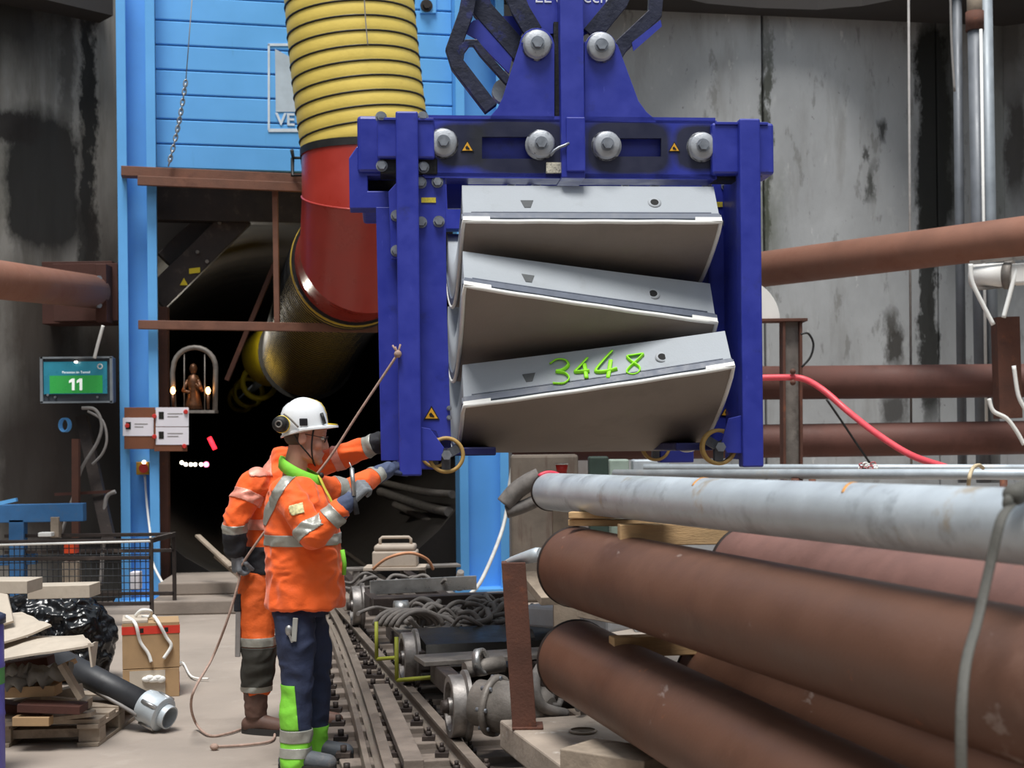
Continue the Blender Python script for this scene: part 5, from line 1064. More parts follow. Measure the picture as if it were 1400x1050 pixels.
plank(46, 808, 9.6, 130, 806, 9.6, .25, .085, 'packing_board', 'pale wooden panel lying on the black plastic bag', m_cardw)
# cardboard boxes
m_rtape = mat('red_box_tape', '#cf3a2b', .5, 0, .08, 20, 0, 9)
def carton(px0, py0, px1, pyb, Y, zb_, name, label, depth=.30, yaw=.30):
    a, b = W(px0, pyb, Y), W(px1, pyb, Y); w_ = (b.x-a.x); h_ = W(px0, py0, Y).z - zb_; r = thing(name, label, 'box', V(((a.x+b.x)/2, Y+depth/2, zb_)), yaw); M_ = ROOTM[r.name]
    m = MB(M_); m.span((-w_/2, -depth/2, 0), (w_/2, depth/2, h_)); part('carton', m, m_card, r, .003); return r, M_, w_, h_, depth
r, M_, w_, h_, d_ = carton(161, 915, 236, 943, 9.5, 0, 'cardboard_box', 'lower flattened cardboard box with a white label', .32, .25)
m = MB(M_); m.span((-w_*.38, -d_/2-.004, .02), (w_*.25, -d_/2, h_-.01)); part('white_label', m, m_cardw, r); m = MB(M_); m.span((w_/2, -d_*.3, .02), (w_/2+.003, d_*.2, h_-.04)); part('red_label', m, m_rtape, r)
z1_ = h_ + .004
r, M_, w_, h_, d_ = carton(160, 852, 236, 909, 9.5, z1_, 'cardboard_box', 'upper cardboard box with red tape band and white cords', .34, .25)
m = MB(M_)
m.span((-w_/2-.003, -d_/2-.003, h_-.075), (w_/2+.003, d_/2+.003, h_-.022)); part('red_tape', m, m_rtape, r)
for x in (-.06, .10):
    m = MB(M_); m.span((x-.012, -d_/2-.0045, h_-.065), (x+.012, -d_/2-.003, h_-.035)); part('tape_print', m, m_blk_s, r)
m = MB(M_); m.span((-w_/2, -d_/2, h_), (-.02, d_/2, h_+.02)); part('lid_flap', m, m_cardw, r, .003)
for k, pts in enumerate(([(-.16, -.02, .03), (-.10, -.19, .0), (-.07, -.185, -.12), (-.02, -.185, -.2), (-.0, -.19, -.26)], [(.02, -.05, .03), (.05, -.19, -.0), (.10, -.185, -.1), (.13, -.185, -.16), (.08, -.19, -.24)], [(-.10, .0, .03), (-.06, -.03, .07), (.0, -.02, .06), (-.01, .02, .02), (-.06, .0, .02)])):
    m = MB(M_); m.tube(smooth_path([(x, y, h_+z) for x, y, z in pts], 6), .012, 8); part('white_cord', m, m_white, r)
m = MB(M_); 
for k in range(6): m.ball((-.03 + .018*k, -.185, -.07 + .008*math.sin(k*2)), (.034, .02, .02 + .006*math.sin(k*3)), 10, 6)
part('cord_bundle', m, m_white, r)
# black hose pipe with coupling
hp_ = thing('suction_hose', 'black suction pipe with galvanised coupling lying on the floor', 'pipe', G(225, 990))
p0, p1_ = W(60, 892, 8.75), W(204, 967, 8.4); m = MB(); m.cyl(p0, p1_, .076, None, 28); part('barrel', m, mat('black_pipe', '#2d2f33', .5, 0, .15, 6, .05, 50), hp_)
q0 = p0 + V((.1, -.06, -.085)); m = MB(); m.tube([q0, p1_ + V((-.05, -.08, -.03))], .012, 6); part('white_stripe', m, m_cable, hp_)
dh_ = (p1_-p0).normalized(); m = MB(); m.lathe([(.074, -.03), (.098, -.03), (.104, 0), (.098, .02), (.098, .09), (.104, .11), (.086, .12), (.070, .12), (.070, .16), (.062, .16), (.058, .0)], p1_, dh_, 28); o = part('coupling', m, m_galv, hp_); md = o.modifiers.new('edges', 'EDGE_SPLIT'); md.split_angle = .6
for k in range(4): a_ = PI/2*k+.6; d__, s__, u__ = basis(dh_); q = p1_ + dh_*.05 + (s__*math.cos(a_)+u__*math.sin(a_))*.10; m = MB(); m.cyl(q - dh_*.05, q + dh_*.06, .013, None, 10); part('coupling_bolt', m, m_bright, hp_)
m = MB(); m.tube(smooth_path([G(215, 955, .02), G(230, 930, .02), G(248, 905, .02), G(262, 925, .02), G(285, 928, .02)], 5), .008, 6); solo('white_string', m, m_white, 'white string lying on the floor beside the boxes', 'string')
# barrel at the left edge
br = thing('plastic_barrel', 'purple-blue barrel cut off by the left picture edge', 'barrel', G(-22, 1040)); m_pb = mat('purple_blue_plastic', '#5a57b0', .45, 0, .1, 5, .02, 50); c = W(-29, 1042, 7.3); c.z = 0
m = MB(); m.lathe([(0, 0), (.125, 0), (.13, .03), (.13, .30), (.134, .31), (.13, .33), (.13, .55), (.134, .56), (.13, .58), (.13, .76), (.12, .80)], c, Z_, 28); part('drum', m, m_pb, br); m = MB(); m.lathe([(.12, .78), (.14, .78), (.14, .82), (.12, .83), (0, .83)], c, Z_, 28); part('lid', m, mat('dark_blue_plastic', '#2c3550', .5), br); m = MB(); m.lathe([(.1315, .47), (.1315, .56)], c, Z_, 28); part('green_label', m, mat('green_label', '#4a8a4c', .6), br)
# scrap against the tunnel post
plank(298, 760, 14.6, 345, 800, 14.2, .10, .03, 'scrap_board', 'dirty board leaning in the tunnel mouth behind the workers', m_woodg)
plank(270, 732, 14.7, 316, 775, 14.3, .06, .025, 'scrap_board', 'thin bent strip leaning in the tunnel mouth', m_woodg)
# ================================================================ the two workers
def remesh(mb, vox, it=4, fac=.5):
    ob = bpy.data.objects.new('draft', mb.mesh('draft')); COL.objects.link(ob)
    r = ob.modifiers.new('r', 'REMESH'); r.mode = 'VOXEL'; r.voxel_size = vox; r.adaptivity = 0
    if it: s = ob.modifiers.new('s', 'SMOOTH'); s.factor = fac; s.iterations = it
    me = bpy.data.meshes.new_from_object(ob.evaluated_get(bpy.context.evaluated_depsgraph_get()))
    old = ob.data; bpy.data.objects.remove(ob); bpy.data.meshes.remove(old)
    me.polygons.foreach_set('use_smooth', [True]*len(me.polygons)); me.materials.clear(); return me
def folds(me, amp, sc, stretch=(1, 1, 1), seed=0.0):
    n = len(me.vertices); co = [v.co.copy() for v in me.vertices]; nr = [v.normal.copy() for v in me.vertices]
    for i in range(n):
        p = V((co[i].x*stretch[0], co[i].y*stretch[1], co[i].z*stretch[2]))*sc + V((seed, seed*1.7, 0))
        w_ = noise.noise_vector(p*.6)*.7; a = noise.noise(p + w_); r = 1 - abs(a)*2.2
        me.vertices[i].co = co[i] + nr[i]*amp*(r*.9 - .35 + .4*noise.noise(p*2.3 + w_))
    me.update(); return me
def garment(name, me, m, parent, label=None):
    o_me = me.copy(); o_me.transform(ROOTM[parent.name].inverted()); o = link(name, o_me, m, parent)
    if label: o['label'] = label
    return o
def shell(name, me, m, parent, keep=None, planes=(), off=.004, thick=.003):
    bm = bmesh.new(); bm.from_mesh(me)
    if keep:
        bmesh.ops.delete(bm, geom=[f for f in bm.faces if not keep(f.calc_center_median())], context='FACES')
    for co, no in planes:
        bmesh.ops.bisect_plane(bm, geom=bm.verts[:]+bm.edges[:]+bm.faces[:], plane_co=co, plane_no=no, clear_inner=True)
    bm.normal_update()
    for v in bm.verts: v.co += v.normal*off
    if not bm.faces: bm.free(); return None
    q = bpy.data.meshes.new(name); bm.to_mesh(q); bm.free(); q.transform(ROOTM[parent.name].inverted()); q.materials.clear()
    o = link(name, q, m, parent); s = o.modifiers.new('thickness', 'SOLIDIFY'); s.thickness = thick; s.offset = -1
    return o
def segd(p, a, b):
    d = b-a; t = max(0, min(1, (p-a).dot(d)/d.length_squared)); return (p - (a + d*t)).length
def band(name, me, m, parent, a, b, t0, t1, rad, off=.004):
    d = (b-a).normalized(); return shell(name, me, m, parent, lambda p: segd(p, a, b) < rad, [(a.lerp(b, t0), d), (a.lerp(b, t1), -d)], off)
def hand(wrist, d, pn, thumb_side, curl, s=1.0, spread=.0, thumb_in=.5):
    """glove: d = towards the fingertips, pn = the way the palm faces, thumb_side = +-1 along d x pn"""
    d = V(d).normalized(); pn = (V(pn) - d*V(pn).dot(d)).normalized(); x = d.cross(pn).normalized()*thumb_side; m = MB()
    P = lambda a, b, c: wrist + (x*a + d*b + pn*c)*s
    m.chain([(P(.0, -.02, 0), .032*s), (P(0, .02, 0), .032*s)], 12)
    for a in (-.032, -.011, .011, .032): m.chain([(P(a*.75, .015, 0), .019*s), (P(a, .085, -.002), .0165*s)], 10)
    for a, ln, k in ((.033, .072, 0), (.011, .08, 1), (-.011, .074, 2), (-.033, .06, 3)):
        p = P(a, .088, 0); ang = 0; pts = [(p, .0135*s)]
        for j, f in enumerate((.42, .33, .25)):
            ang += curl*(1.0, 1.1, .7)[j]*(1 + .06*k); v = d*math.cos(ang) + pn*math.sin(ang) + x*(spread*(a/.033)); p = p + v*(ln*f*s); pts.append((p, (.0128, .0118, .0105)[j]*s))
        m.chain(pts, 10)
    p = P(.028, .02, .012); q = P(.052, .05, .022 + .012*thumb_in); r = q + (d*.9 + pn*thumb_in - x*.25*thumb_in).normalized()*.034*s; t = r + (d*.8 + pn*thumb_in*1.2 - x*.5*thumb_in).normalized()*.026*s
    m.chain([(p, .017*s), (q, .0145*s), (r, .013*s), (t, .011*s)], 10)
    return remesh(m, .0045*s, 3)
def torso(m, rows, Y, n=32):
    rings = []
    for px, py, hp, ry, *dy in rows:
        c = W(px, py, Y + (dy[0] if dy else 0)); rx = hp*Y/F; k = []
        for j in range(n):
            a = 2*PI*j/n; e = 2.4; ca, sa = math.cos(a), math.sin(a); k.append(c + V((rx*math.copysign(abs(ca)**(2/e), ca), ry*math.copysign(abs(sa)**(2/e), sa), 0)))
        rings.append(k)
    m.loft(rings, True, True)
def boot(p_ankle, fwd, L_=.29, w_=.05, s=1.0):
    f = V((fwd[0], fwd[1], 0)).normalized(); g = V((p_ankle.x, p_ankle.y, 0)); m = MB(); sd_ = V((-f.y, f.x, 0))
    m.chain([(V((p_ankle.x, p_ankle.y, p_ankle.z+.06)), .062), (V((p_ankle.x, p_ankle.y, .10)), .056)])
    m.chain([(g - f*.045 + Z_*.052, .048), (g + f*.05 + Z_*.062, .050), (g + f*.12 + Z_*.052, .048), (g + f*.175 + Z_*.046, .044)])
    me = remesh(m, .008, 4)
    for v in me.vertices: v.co.z = max(.012, v.co.z)
    so = MB(); out = []
    for k in range(24):
        a = 2*PI*k/24; ca, sa = math.cos(a), math.sin(a); out.append(g + f*(.062 + .155*math.copysign(abs(ca)**.75, ca)) + sd_*(.050*math.copysign(abs(sa)**.8, sa)*(1+.1*ca)))
    so.loft([[p + Z_*z for p in out] for z in (0, .036)], False, True)
    return me, so

m_org = mat('orange_hivis', '#f5631a', .75, 0, .08, 9, .35, 26, sheen=.2, bdist=.012, stains=(('#b8531f', .64, .8, 5, (1, 1, 1), .4),))
m_orgd = mat('orange_hivis_dirty', '#dd6020', .8, 0, .12, 9, .35, 26, stains=(('#8a5530', .56, .74, 6, (1, 1, 1), .6), ('#3b3028', .66, .76, 9, (1, 1, 1), .6)), bdist=.012)
m_navy = mat('navy_cloth', '#262f4a', .8, 0, .15, 12, .3, 30, bdist=.012)
m_lime = mat('lime_hivis', '#80d23c', .75, 0, .06, 10, .3, 26, bdist=.01)
m_refl = mat('reflective_tape', '#a3a39b', .4, .25, .12, 30, .15, 60)
m_refp = mat('orange_reflective_tape', '#e89a86', .45, .15, .12, 30, .15, 60)
m_char = mat('charcoal_cloth', '#23242a', .8, 0, .2, 14, .3, 30, bdist=.012)
m_glv = mat('grey_glove', '#777b80', .75, 0, .15, 18, .25, 60)
m_glvb = mat('blue_cuff', '#4a5572', .8, 0, .15, 16, .3, 40)
m_skin = mat('skin', '#c08a76', .5, 0, .07, 14, .05, 90)
m_hair = mat('brown_hair', '#4a3527', .6, 0, .3, 60, .4, 200)
m_hel = mat('white_helmet_shell', '#eceff2', .3, 0, .03, 5, 0, 9, coat=.3)
m_hely = mat('yellow_helmet_shell', '#f0d23a', .3, 0, .03, 5, 0, 9, coat=.3)
m_boot = mat('brown_boot_leather', '#583f35', .65, 0, .25, 10, .2, 50); m_bootg = mat('grey_boot_leather', '#4d5258', .65, 0, .25, 10, .2, 50, stains=(('#8a8078', .58, .72, 6, (1, 1, 1), .5),)); m_sole = mat('boot_sole', '#2a2827', .8, 0, .2, 12, .1, 50)

def head(Hc, fw, up, scale=1.0):
    lf_ = up.cross(fw).normalized(); m = MB(); Rm = Matrix((fw, lf_, up)).transposed()
    P = lambda f, l, u: Hc + (fw*f + lf_*l + up*u)*scale
    B = lambda f, l, u, r: m.ball(P(f, l, u), V(r)*scale if not isinstance(r, float) else r*scale, 18, 12, Rm)
    B(0, 0, .035, (.105, .08, .09)); B(.03, 0, -.03, (.075, .066, .09)); B(.05, 0, -.09, (.055, .054, .045)); B(.088, 0, -.118, (.024, .026, .02)); B(.088, 0, .045, (.02, .05, .035))
    for s in (-1, 1):
        B(.092, s*.03, .026, (.016, .028, .011)); B(.072, s*.042, -.03, (.03, .026, .03)); B(-.008, s*.079, -.014, (.02, .012, .034)); B(-.002, s*.086, -.012, (.022, .006, .03)); B(.035, s*.05, -.085, (.04, .016, .035)); B(.105, s*.012, -.045, (.012, .010, .009))
    m.chain([(P(.098, 0, .018), .010), (P(.112, 0, -.015), .012), (P(.119, 0, -.037), .0145)], 12)
    B(.104, 0, -.074, (.010, .024, .007)); B(.100, 0, -.088, (.010, .02, .008))
    me_mb = m; return me_mb, P, lf_, Rm
def helmet(name, Hc, fw, up, m_, parent, rx=.122, ry=.108, hh=.162):
    lf_ = up.cross(fw).normalized(); n = 44; rows = [(1.07, -.004, 1), (1.07, .006, 1), (1.0, .010, 0), (1.0, .03, 0), (.985, .065, 0), (.92, .102, 0), (.79, .131, 0), (.58, .150, 0), (.32, .160, 0), (.06, .163, 0)]
    m = MB(); rings = []
    for s, h, fl_ in rows:
        k = []
        for j in range(n):
            a = 2*PI*j/n; ca, sa = math.cos(a), math.sin(a); ext = .045*max(0, ca)**1.5 if fl_ else 0; dn = -.022*max(0, -ca)**1.2 if h < .02 else 0
            k.append(Hc + fw*(rx*s*ca + ext) + lf_*(ry*s*sa) + up*(h*hh/.163 + dn - (.008*max(0, ca) if fl_ else 0)))
        rings.append(k)
    m.loft(rings, True, True); o = part(name, m, m_, parent); md = o.modifiers.new('edges', 'EDGE_SPLIT'); md.split_angle = .7
    m = MB(); m.tube([Hc + fw*(rx*1.0*math.cos(t)) + up*(hh*.985*math.sin(t)+.002) for t in [PI*(.12 + .7*i/14) for i in range(15)]], [.016]*15, 8, False, True, .6); part('crest', m, m_, o)
    return o, lf_

# ---------------------------------------------------------------- near worker: white helmet, navy and lime trousers
Y1 = 7.45
w1 = lambda px, py, dy=0.0: W(px, py, Y1+dy)
p1_root = thing('person', 'worker in white helmet, orange jacket and navy trousers, arm stretched to the frame', 'person', V((w1(410, 1040).x, Y1, 0)))
fw1 = V((math.cos(.16), .06, -math.sin(.16))).normalized(); up1 = (Z_ - fw1*Z_.dot(fw1)).normalized()
Hc1 = w1(417, 597); hm, HP1, lf1, Rm1 = head(Hc1, fw1, up1)
hm.chain([(HP1(-.02, 0, -.06), .058), (w1(403, 640), .062), (w1(404, 668), .075)])
# slim body inside the clothes keeps the figure one continuous surface
shR, elR, wrR = w1(390, 672, -.185), w1(428, 733, -.27), w1(465, 697, -.25)
shL, elL, wrL = w1(420, 668, .17), w1(476, 672, .36), w1(516, 649, .55)
hipR, knR, anR = w1(405, 835, -.09), w1(407, 928, -.10), w1(404, 1022, -.12)
hipL, knL, anL = w1(418, 835, .10), w1(432, 925, .12), w1(428, 1006, .12)
hm.chain([(w1(406, 690), .11), (w1(412, 820), .12)])
for c_ in ([(shR, .045), (elR, .036), (wrR, .028)], [(shL, .045), (elL, .036), (wrL, .028)], [(hipR, .07), (knR, .05), (anR, .036)], [(hipL, .07), (knL, .05), (anL, .036)]): hm.chain(c_, 10)
body1 = garment('body', remesh(hm, .0055, 3), m_skin, p1_root)
for s in (-1, 1):
    m = MB(); m.ball(HP1(.094, s*.03, .006), .0115, 12, 8); e = part('eye', m, mat('eye_white', '#d9d4cc', .3), p1_root); m = MB(); m.ball(HP1(.1035, s*.03, .005), .0055, 10, 6); part('iris', m, mat('eye_dark', '#2c2018', .2), e)
m = MB(); m.ball(HP1(-.035, 0, -.005), (.076, .080, .06), 18, 12, Rm1); part('hair', m, m_hair, p1_root)
g = MB()
for s in (-1, 1): g.tube([HP1(.112 + .004*math.sin(t), s*.033 + .026*math.cos(t), .002 + .017*math.sin(t)) for t in [2*PI*i/18 for i in range(18)]], .0022, 6, True); g.tube([HP1(.108, s*.058, .008), HP1(.06, s*.080, .012), HP1(-.005, s*.085, .014)], .0022, 6)
g.tube([HP1(.114, -.008, .008), HP1(.116, 0, .011), HP1(.114, .008, .008)], .0022, 6); part('glasses', g, m_black, p1_root)
hf = V((math.cos(.13), .06, math.sin(.13))).normalized(); hu = (Z_ - hf*Z_.dot(hf)).normalized()
hl1, hlf = helmet('helmet', w1(417, 587.5), hf, hu, m_hel, p1_root)
def hpt(px, py, dy): return w1(px, py, dy)
m = MB(); m.box(hpt(415, 577, -.112), (.042, .01, .038), Matrix.Rotation(.25, 3, 'X')); part('badge', m, m_char, hl1, .004)
m = MB(); m.tube([hpt(439.5, 565, -.066), hpt(442, 572, -.07), hpt(444, 579, -.06)], .0095, 8); part('lamp_clip', m, m_black, hl1)
m = MB(); c = hpt(384, 580, -.10); m.lathe([(0, -.035), (.026, -.034), (.040, -.024), (.043, -.008), (.043, .012), (.030, .024), (0, .026)], c, V((.15, 1, 0)), 24); em = part('ear_muff', m, m_black, hl1)
m = MB(); m.lathe([(.0435, .004), (.046, .008), (.046, .016), (.040, .018)], c, V((.15, 1, 0)), 24); part('yellow_ring', m, m_hely, em)
m = MB(); m.lathe([(.012, -.040), (.020, -.040), (.020, -.034), (.012, -.034)], c, V((.15, 1, 0)), 16, True, True); part('cup_mark', m, m_dusty, em)
m = MB(); m.tube(smooth_path([hpt(388, 566, -.105), hpt(396, 572, -.118), hpt(408, 584, -.118)]), .005, 6); part('muff_arm', m, m_dusty, hl1)
m = MB(); c2 = hpt(384, 580, .12); m.lathe([(0, .035), (.026, .034), (.040, .024), (.043, .008), (.043, -.012), (0, -.02)], c2, V((-.15, 1, 0)), 24); part('ear_muff', m, m_black, hl1)
m = MB(); m.tube(smooth_path([HP1(.045, -.080, .05), HP1(.045, -.083, .0), HP1(.05, -.074, -.06), HP1(.064, -.045, -.12), HP1(.075, 0, -.142)], 5), .0045, 6); m.tube(smooth_path([HP1(-.06, -.072, .02), HP1(-.02, -.082, -.035), HP1(.035, -.071, -.085), HP1(.066, -.044, -.118)], 5), .004, 6); part('chin_strap', m, m_black, hl1)
# jacket
jm = MB(); torso(jm, [(418, 830, 53.5, .205), (418, 824, 53.5, .208), (418, 800, 52, .20), (416, 760, 51, .195), (413, 720, 49, .205), (409, 690, 45, .205), (406, 668, 37, .19), (405, 656, 29, .15), (407, 650, 24, .10)], Y1)
jm.chain([(w1(392, 676, -.16), .088), (shR.lerp(elR, .35), .082), (elR, .072), (elR.lerp(wrR, .5), .062), (wrR, .055)])
jm.chain([(w1(416, 672, .14), .085), (shL.lerp(elL, .4), .074), (elL, .066), (elL.lerp(wrL, .6), .058), (wrL, .052)])
jk = folds(remesh(jm, .009, 4), .013, 8.5, (1, 1, 1.5), 3)
jacket1 = garment('jacket', jk, m_org, p1_root)
tz = lambda px, py: w1(px, py).z
in_torso = lambda p: segd(p, shR, elR) > .10 and segd(p, elR, wrR) > .085 and segd(p, shL, elL) > .11 and segd(p, elL, wrL) > .09
shell('waist_stripe', jk, m_refl, jacket1, in_torso, [(V((0, 0, tz(400, 744))), Z_), (V((0, 0, tz(400, 729))), -Z_)])
pa_, pb_ = w1(373, 690, -.12), w1(405, 640, -.08); dr = (pb_-pa_).normalized(); sdv = V((dr.z, 0, -dr.x)).normalized()
shell('shoulder_stripe', jk, m_refl, jacket1, lambda p: p.y < Y1+.02 and p.z > tz(400, 716) and segd(p, shR, elR) > .05, [(w1(374, 684), sdv), (w1(387, 688), -sdv)])
band('sleeve_stripe', jk, m_refl, jacket1, shR, elR, .76, 1.0, .105); band('sleeve_stripe', jk, m_refl, jacket1, elR, wrR, .60, .92, .085)
band('sleeve_stripe', jk, m_refl, jacket1, elL, wrL, .84, 1.3, .085); band('sleeve_stripe', jk, m_refl, jacket1, shL, elL, .62, .86, .10)
shell('arm_badge', jk, mat('badge_print', '#d6cf9a', .6, 0, .4, 70, 0, 9), jacket1, lambda p: (p - w1(416, 693, -.29)).length < .075 and p.y < Y1-.2, [(w1(406, 697, 0), V((1, 0, .25)).normalized()), (w1(426, 690, 0), -V((1, 0, .25)).normalized()), (w1(416, 700, 0), V((-.25, 0, 1)).normalized()), (w1(416, 686, 0), -V((-.25, 0, 1)).normalized())], .005)
# lime fleece collar and dark zip
cm = MB(); pts = [w1(384, 626, 0), w1(390, 632, -.085), w1(410, 644, -.10), w1(430, 652, -.06), w1(437, 653, 0), w1(430, 648, .06), w1(408, 636, .10), w1(390, 628, .08)]
pts = smooth_path(pts + [pts[0]], 5)[:-1]; n = len(pts)
rin = []
for h, sc_ in ((-.06, 1.16), (-.015, 1.12), (.012, 1.02), (.012, .92), (-.05, .88)):
    cc = w1(409, 642); rin.append([cc + (p-cc)*sc_ + Z_*h for p in pts])
cm.loft(rin + [rin[0]], True, False); part('fleece_collar', cm, m_lime, p1_root)
m = MB(); m.tube(smooth_path([w1(436, 650, -.05), w1(444, 668, -.07), w1(455, 690, -.08), w1(461, 720, -.07)], 5), .010, 6, False, True, .5); part('zip', m, mat('yellow_zip', '#d8d04a', .6), jacket1)
m = MB(); m.ball(w1(439, 650, -.045), (.016, .014, .016), 8, 6); part('microphone', m, m_black, jacket1)
m = MB(); m.tube([w1(468, 752, -.05), w1(471, 770, -.04), w1(470, 786, -.04)], .012, 6); part('lime_tab', m, m_lime, jacket1)
# gloves with gauntlets
gd = (w1(490, 671, -.24) - wrR).normalized(); m = MB(); m.chain([(wrR - gd*.03, .054), (wrR + gd*.05, .046), (wrR + gd*.075, .04)]); o = garment('gauntlet', folds(remesh(m, .006, 3), .004, 20), m_glvb, p1_root)
gh = hand(wrR + gd*.075, gd, V((.35, .8, -.45)), 1, .95, 1.02, 0, 1.0); glv = garment('glove', gh, m_glv, p1_root)
gd2 = (w1(549, 634, .66) - wrL).normalized(); m = MB(); m.chain([(wrL - gd2*.02, .052), (wrL + gd2*.08, .046)]); garment('gauntlet', folds(remesh(m, .006, 3), .004, 20), m_glvb, p1_root)
gh = hand(wrL + gd2*.07, gd2, V((.3, .5, -.8)), -1, .35, 1.0, .05, .5); garment('glove', gh, m_navy, p1_root)
# trousers
tm = MB(); torso(tm, [(411, 840, 38, .15), (411, 822, 38, .14), (411, 806, 30, .11)], Y1)
tm.chain([(w1(402, 842, -.072), .104), (w1(405, 880, -.095), .102), (knR, .084), (w1(405, 980, -.115), .080), (anR, .076), (w1(404, 1040, -.12), .074)])
tm.chain([(w1(420, 842, .085), .10), (w1(428, 880, .10), .098), (knL, .082), (w1(430, 975, .12), .076), (anL, .072), (w1(428, 1020, .12), .07)])
tj = folds(remesh(tm, .009, 4), .010, 8, (1, 1, 1.2), 9); trousers1 = garment('trousers', tj, m_navy, p1_root)
near_leg = lambda p: segd(p, knR, w1(404, 1050, -.12)) < segd(p, knL, w1(428, 1040, .12)) and p.z < tz(400, 915)
shell('lime_panel', tj, m_lime, trousers1, near_leg, [(V((0, 0, tz(400, 989))), Z_), (V((0, 0, tz(400, 930))), -Z_), (w1(413, 960), V((-1, 0, -.08)).normalized())])
shell('lime_hem', tj, m_lime, trousers1, near_leg, [(V((0, 0, tz(400, 991))), -Z_)], .004)
shell('hem_stripe', tj, m_refl, trousers1, near_leg, [(V((0, 0, tz(400, 1007))), Z_), (V((0, 0, tz(400, 990))), -Z_)], .007); shell('hem_stripe', tj, m_refl, trousers1, near_leg, [(V((0, 0, tz(400, 1027))), Z_), (V((0, 0, tz(400, 1014))), -Z_)], .007)
shell('lime_hem', tj, m_lime, trousers1, lambda p: not near_leg(p) and p.z < tz(400, 960), [(V((0, 0, tz(400, 998))), -Z_)], .004)
shell('side_piping', tj, m_orgd, trousers1, lambda p: p.y < Y1+.05, [(w1(379, 870), V((-1, 0, -.12)).normalized()), (V((0, 0, tz(400, 905))), Z_)], .004)
# tools in the thigh pocket
m = MB(); m.box(w1(403, 861, -.205), (.026, .014, .12), Matrix.Rotation(.08, 3, 'Y')); part('folding_rule', m, mat('grey_rule', '#9a9a94', .6), trousers1, .003); m = MB(); m.ball(w1(395, 862, -.2), (.02, .014, .028), 10, 8); m.beam(w1(396, 868, -.2), w1(400, 878, -.2), .02, .012); part('penknife', m, m_bright, trousers1)
for an, fwd in ((anR, (1, -.15)), (anL, (1, -.05))):
    me, so = boot(an, fwd); b_ = garment('boot', me, m_bootg, p1_root); part('sole', so, m_sole, b_)
# tool in the hand
gp = wrR + gd*.15
tl = thing('remote_control', 'slim silver measuring tool held in the grey glove', 'tool', gp); m = MB(); m.cyl(w1(484, 678, -.27), w1(481, 640, -.25), .013, .011, 14); part('barrel', m, m_bright, tl); m = MB(); m.cyl(w1(481, 640, -.25), w1(477.5, 632, -.25), .004, .002, 8); part('tip', m, m_galv, tl); m = MB(); m.cyl(w1(484, 680, -.27), w1(488, 703, -.26), .012, .014, 12); part('grip', m, m_char, tl)

# ---------------------------------------------------------------- far worker: half hidden, all orange
Y2 = 8.40
w2 = lambda px, py, dy=0.0: W(px, py, Y2+dy)
p2_root = thing('person', 'worker in dirty all-orange workwear behind, holding a rope, mostly hidden', 'person', V((w2(375, 1000).x, Y2, 0)))
fw2 = V((.98, .1, -.12)).normalized(); up2 = (Z_ - fw2*Z_.dot(fw2)).normalized(); Hc2 = w2(418, 594)
hm, HP2, lf2, Rm2 = head(Hc2, fw2, up2)
sh2R, el2R, wr2R = w2(345, 655, -.19), w2(321, 714, -.25), w2(322, 752, -.22)
sh2L, el2L, wr2L = w2(415, 640, .14), w2(468, 624, .10), w2(518, 605, .0)
h2R, k2R, a2R = w2(358, 800, -.09), w2(354, 892, -.11), w2(350, 978, -.11)
h2L, k2L, a2L = w2(392, 800, .09), w2(412, 892, .08), w2(420, 975, .05)
hm.chain([(HP2(-.02, 0, -.06), .058), (w2(397, 635), .062), (w2(390, 665), .08)]); hm.chain([(w2(385, 690), .11), (w2(378, 790), .12)])
for c_ in ([(sh2R, .045), (el2R, .036), (wr2R, .028)], [(sh2L, .045), (el2L, .036), (wr2L, .028)], [(h2R, .07), (k2R, .05), (a2R, .036)], [(h2L, .07), (k2L, .05), (a2L, .036)]): hm.chain(c_, 10)
garment('body', remesh(hm, .006, 3), m_skin, p2_root)
for s in (-1, 1): m = MB(); m.ball(HP2(.094, s*.03, .006), .0115, 10, 8); part('eye', m, mat('eye_white', '#d9d4cc'), p2_root)
m = MB(); m.ball(HP2(-.035, 0, -.005), (.076, .080, .06), 18, 12, Rm2); part('hair', m, m_hair, p2_root)
hf2 = V((.99, .05, .10)).normalized(); hu2 = (Z_ - hf2*Z_.dot(hf2)).normalized()
hl2, _ = helmet('helmet', w2(419.5, 584), hf2, hu2, m_hely, p2_root, .128, .112, .166)
jm = MB(); torso(jm, [(378, 782, 46, .18), (379, 772, 47, .185), (382, 745, 46, .19), (385, 700, 47, .205), (386, 668, 42, .20), (388, 648, 34, .16), (393, 632, 25, .10), (396, 612, 21, .085)], Y2)
jm.chain([(w2(350, 660, -.17), .088), (sh2R.lerp(el2R, .5), .080), (el2R, .070), (wr2R, .058)])
jm.chain([(w2(405, 650, .12), .088), (sh2L.lerp(el2L, .5), .076), (el2L, .070), (el2L.lerp(wr2L, .5), .062), (wr2L, .056)])
jk2 = folds(remesh(jm, .009, 4), .013, 8.5, (1, 1, 1.5), 21); jacket2 = garment('jacket', jk2, m_org, p2_root)
t2 = lambda px, py: w2(px, py).z
in_t2 = lambda p: segd(p, sh2R, el2R) > .092 and segd(p, el2R, wr2R) > .08 and p.x < w2(440, 600).x
shell('waist_stripe', jk2, m_refp, jacket2, in_t2, [(V((0, 0, t2(370, 722))), Z_), (V((0, 0, t2(370, 708))), -Z_)])
shell('dark_hem', jk2, m_char, jacket2, in_t2, [(V((0, 0, t2(370, 745))), -Z_)], .004)
band('sleeve_stripe', jk2, m_refp, jacket2, sh2R, el2R, .28, .52, .105); band('sleeve_stripe', jk2, m_refl, jacket2, el2R, wr2R, .05, .35, .09); band('dark_cuff', jk2, m_char, jacket2, el2R, wr2R, .35, 1.6, .09)
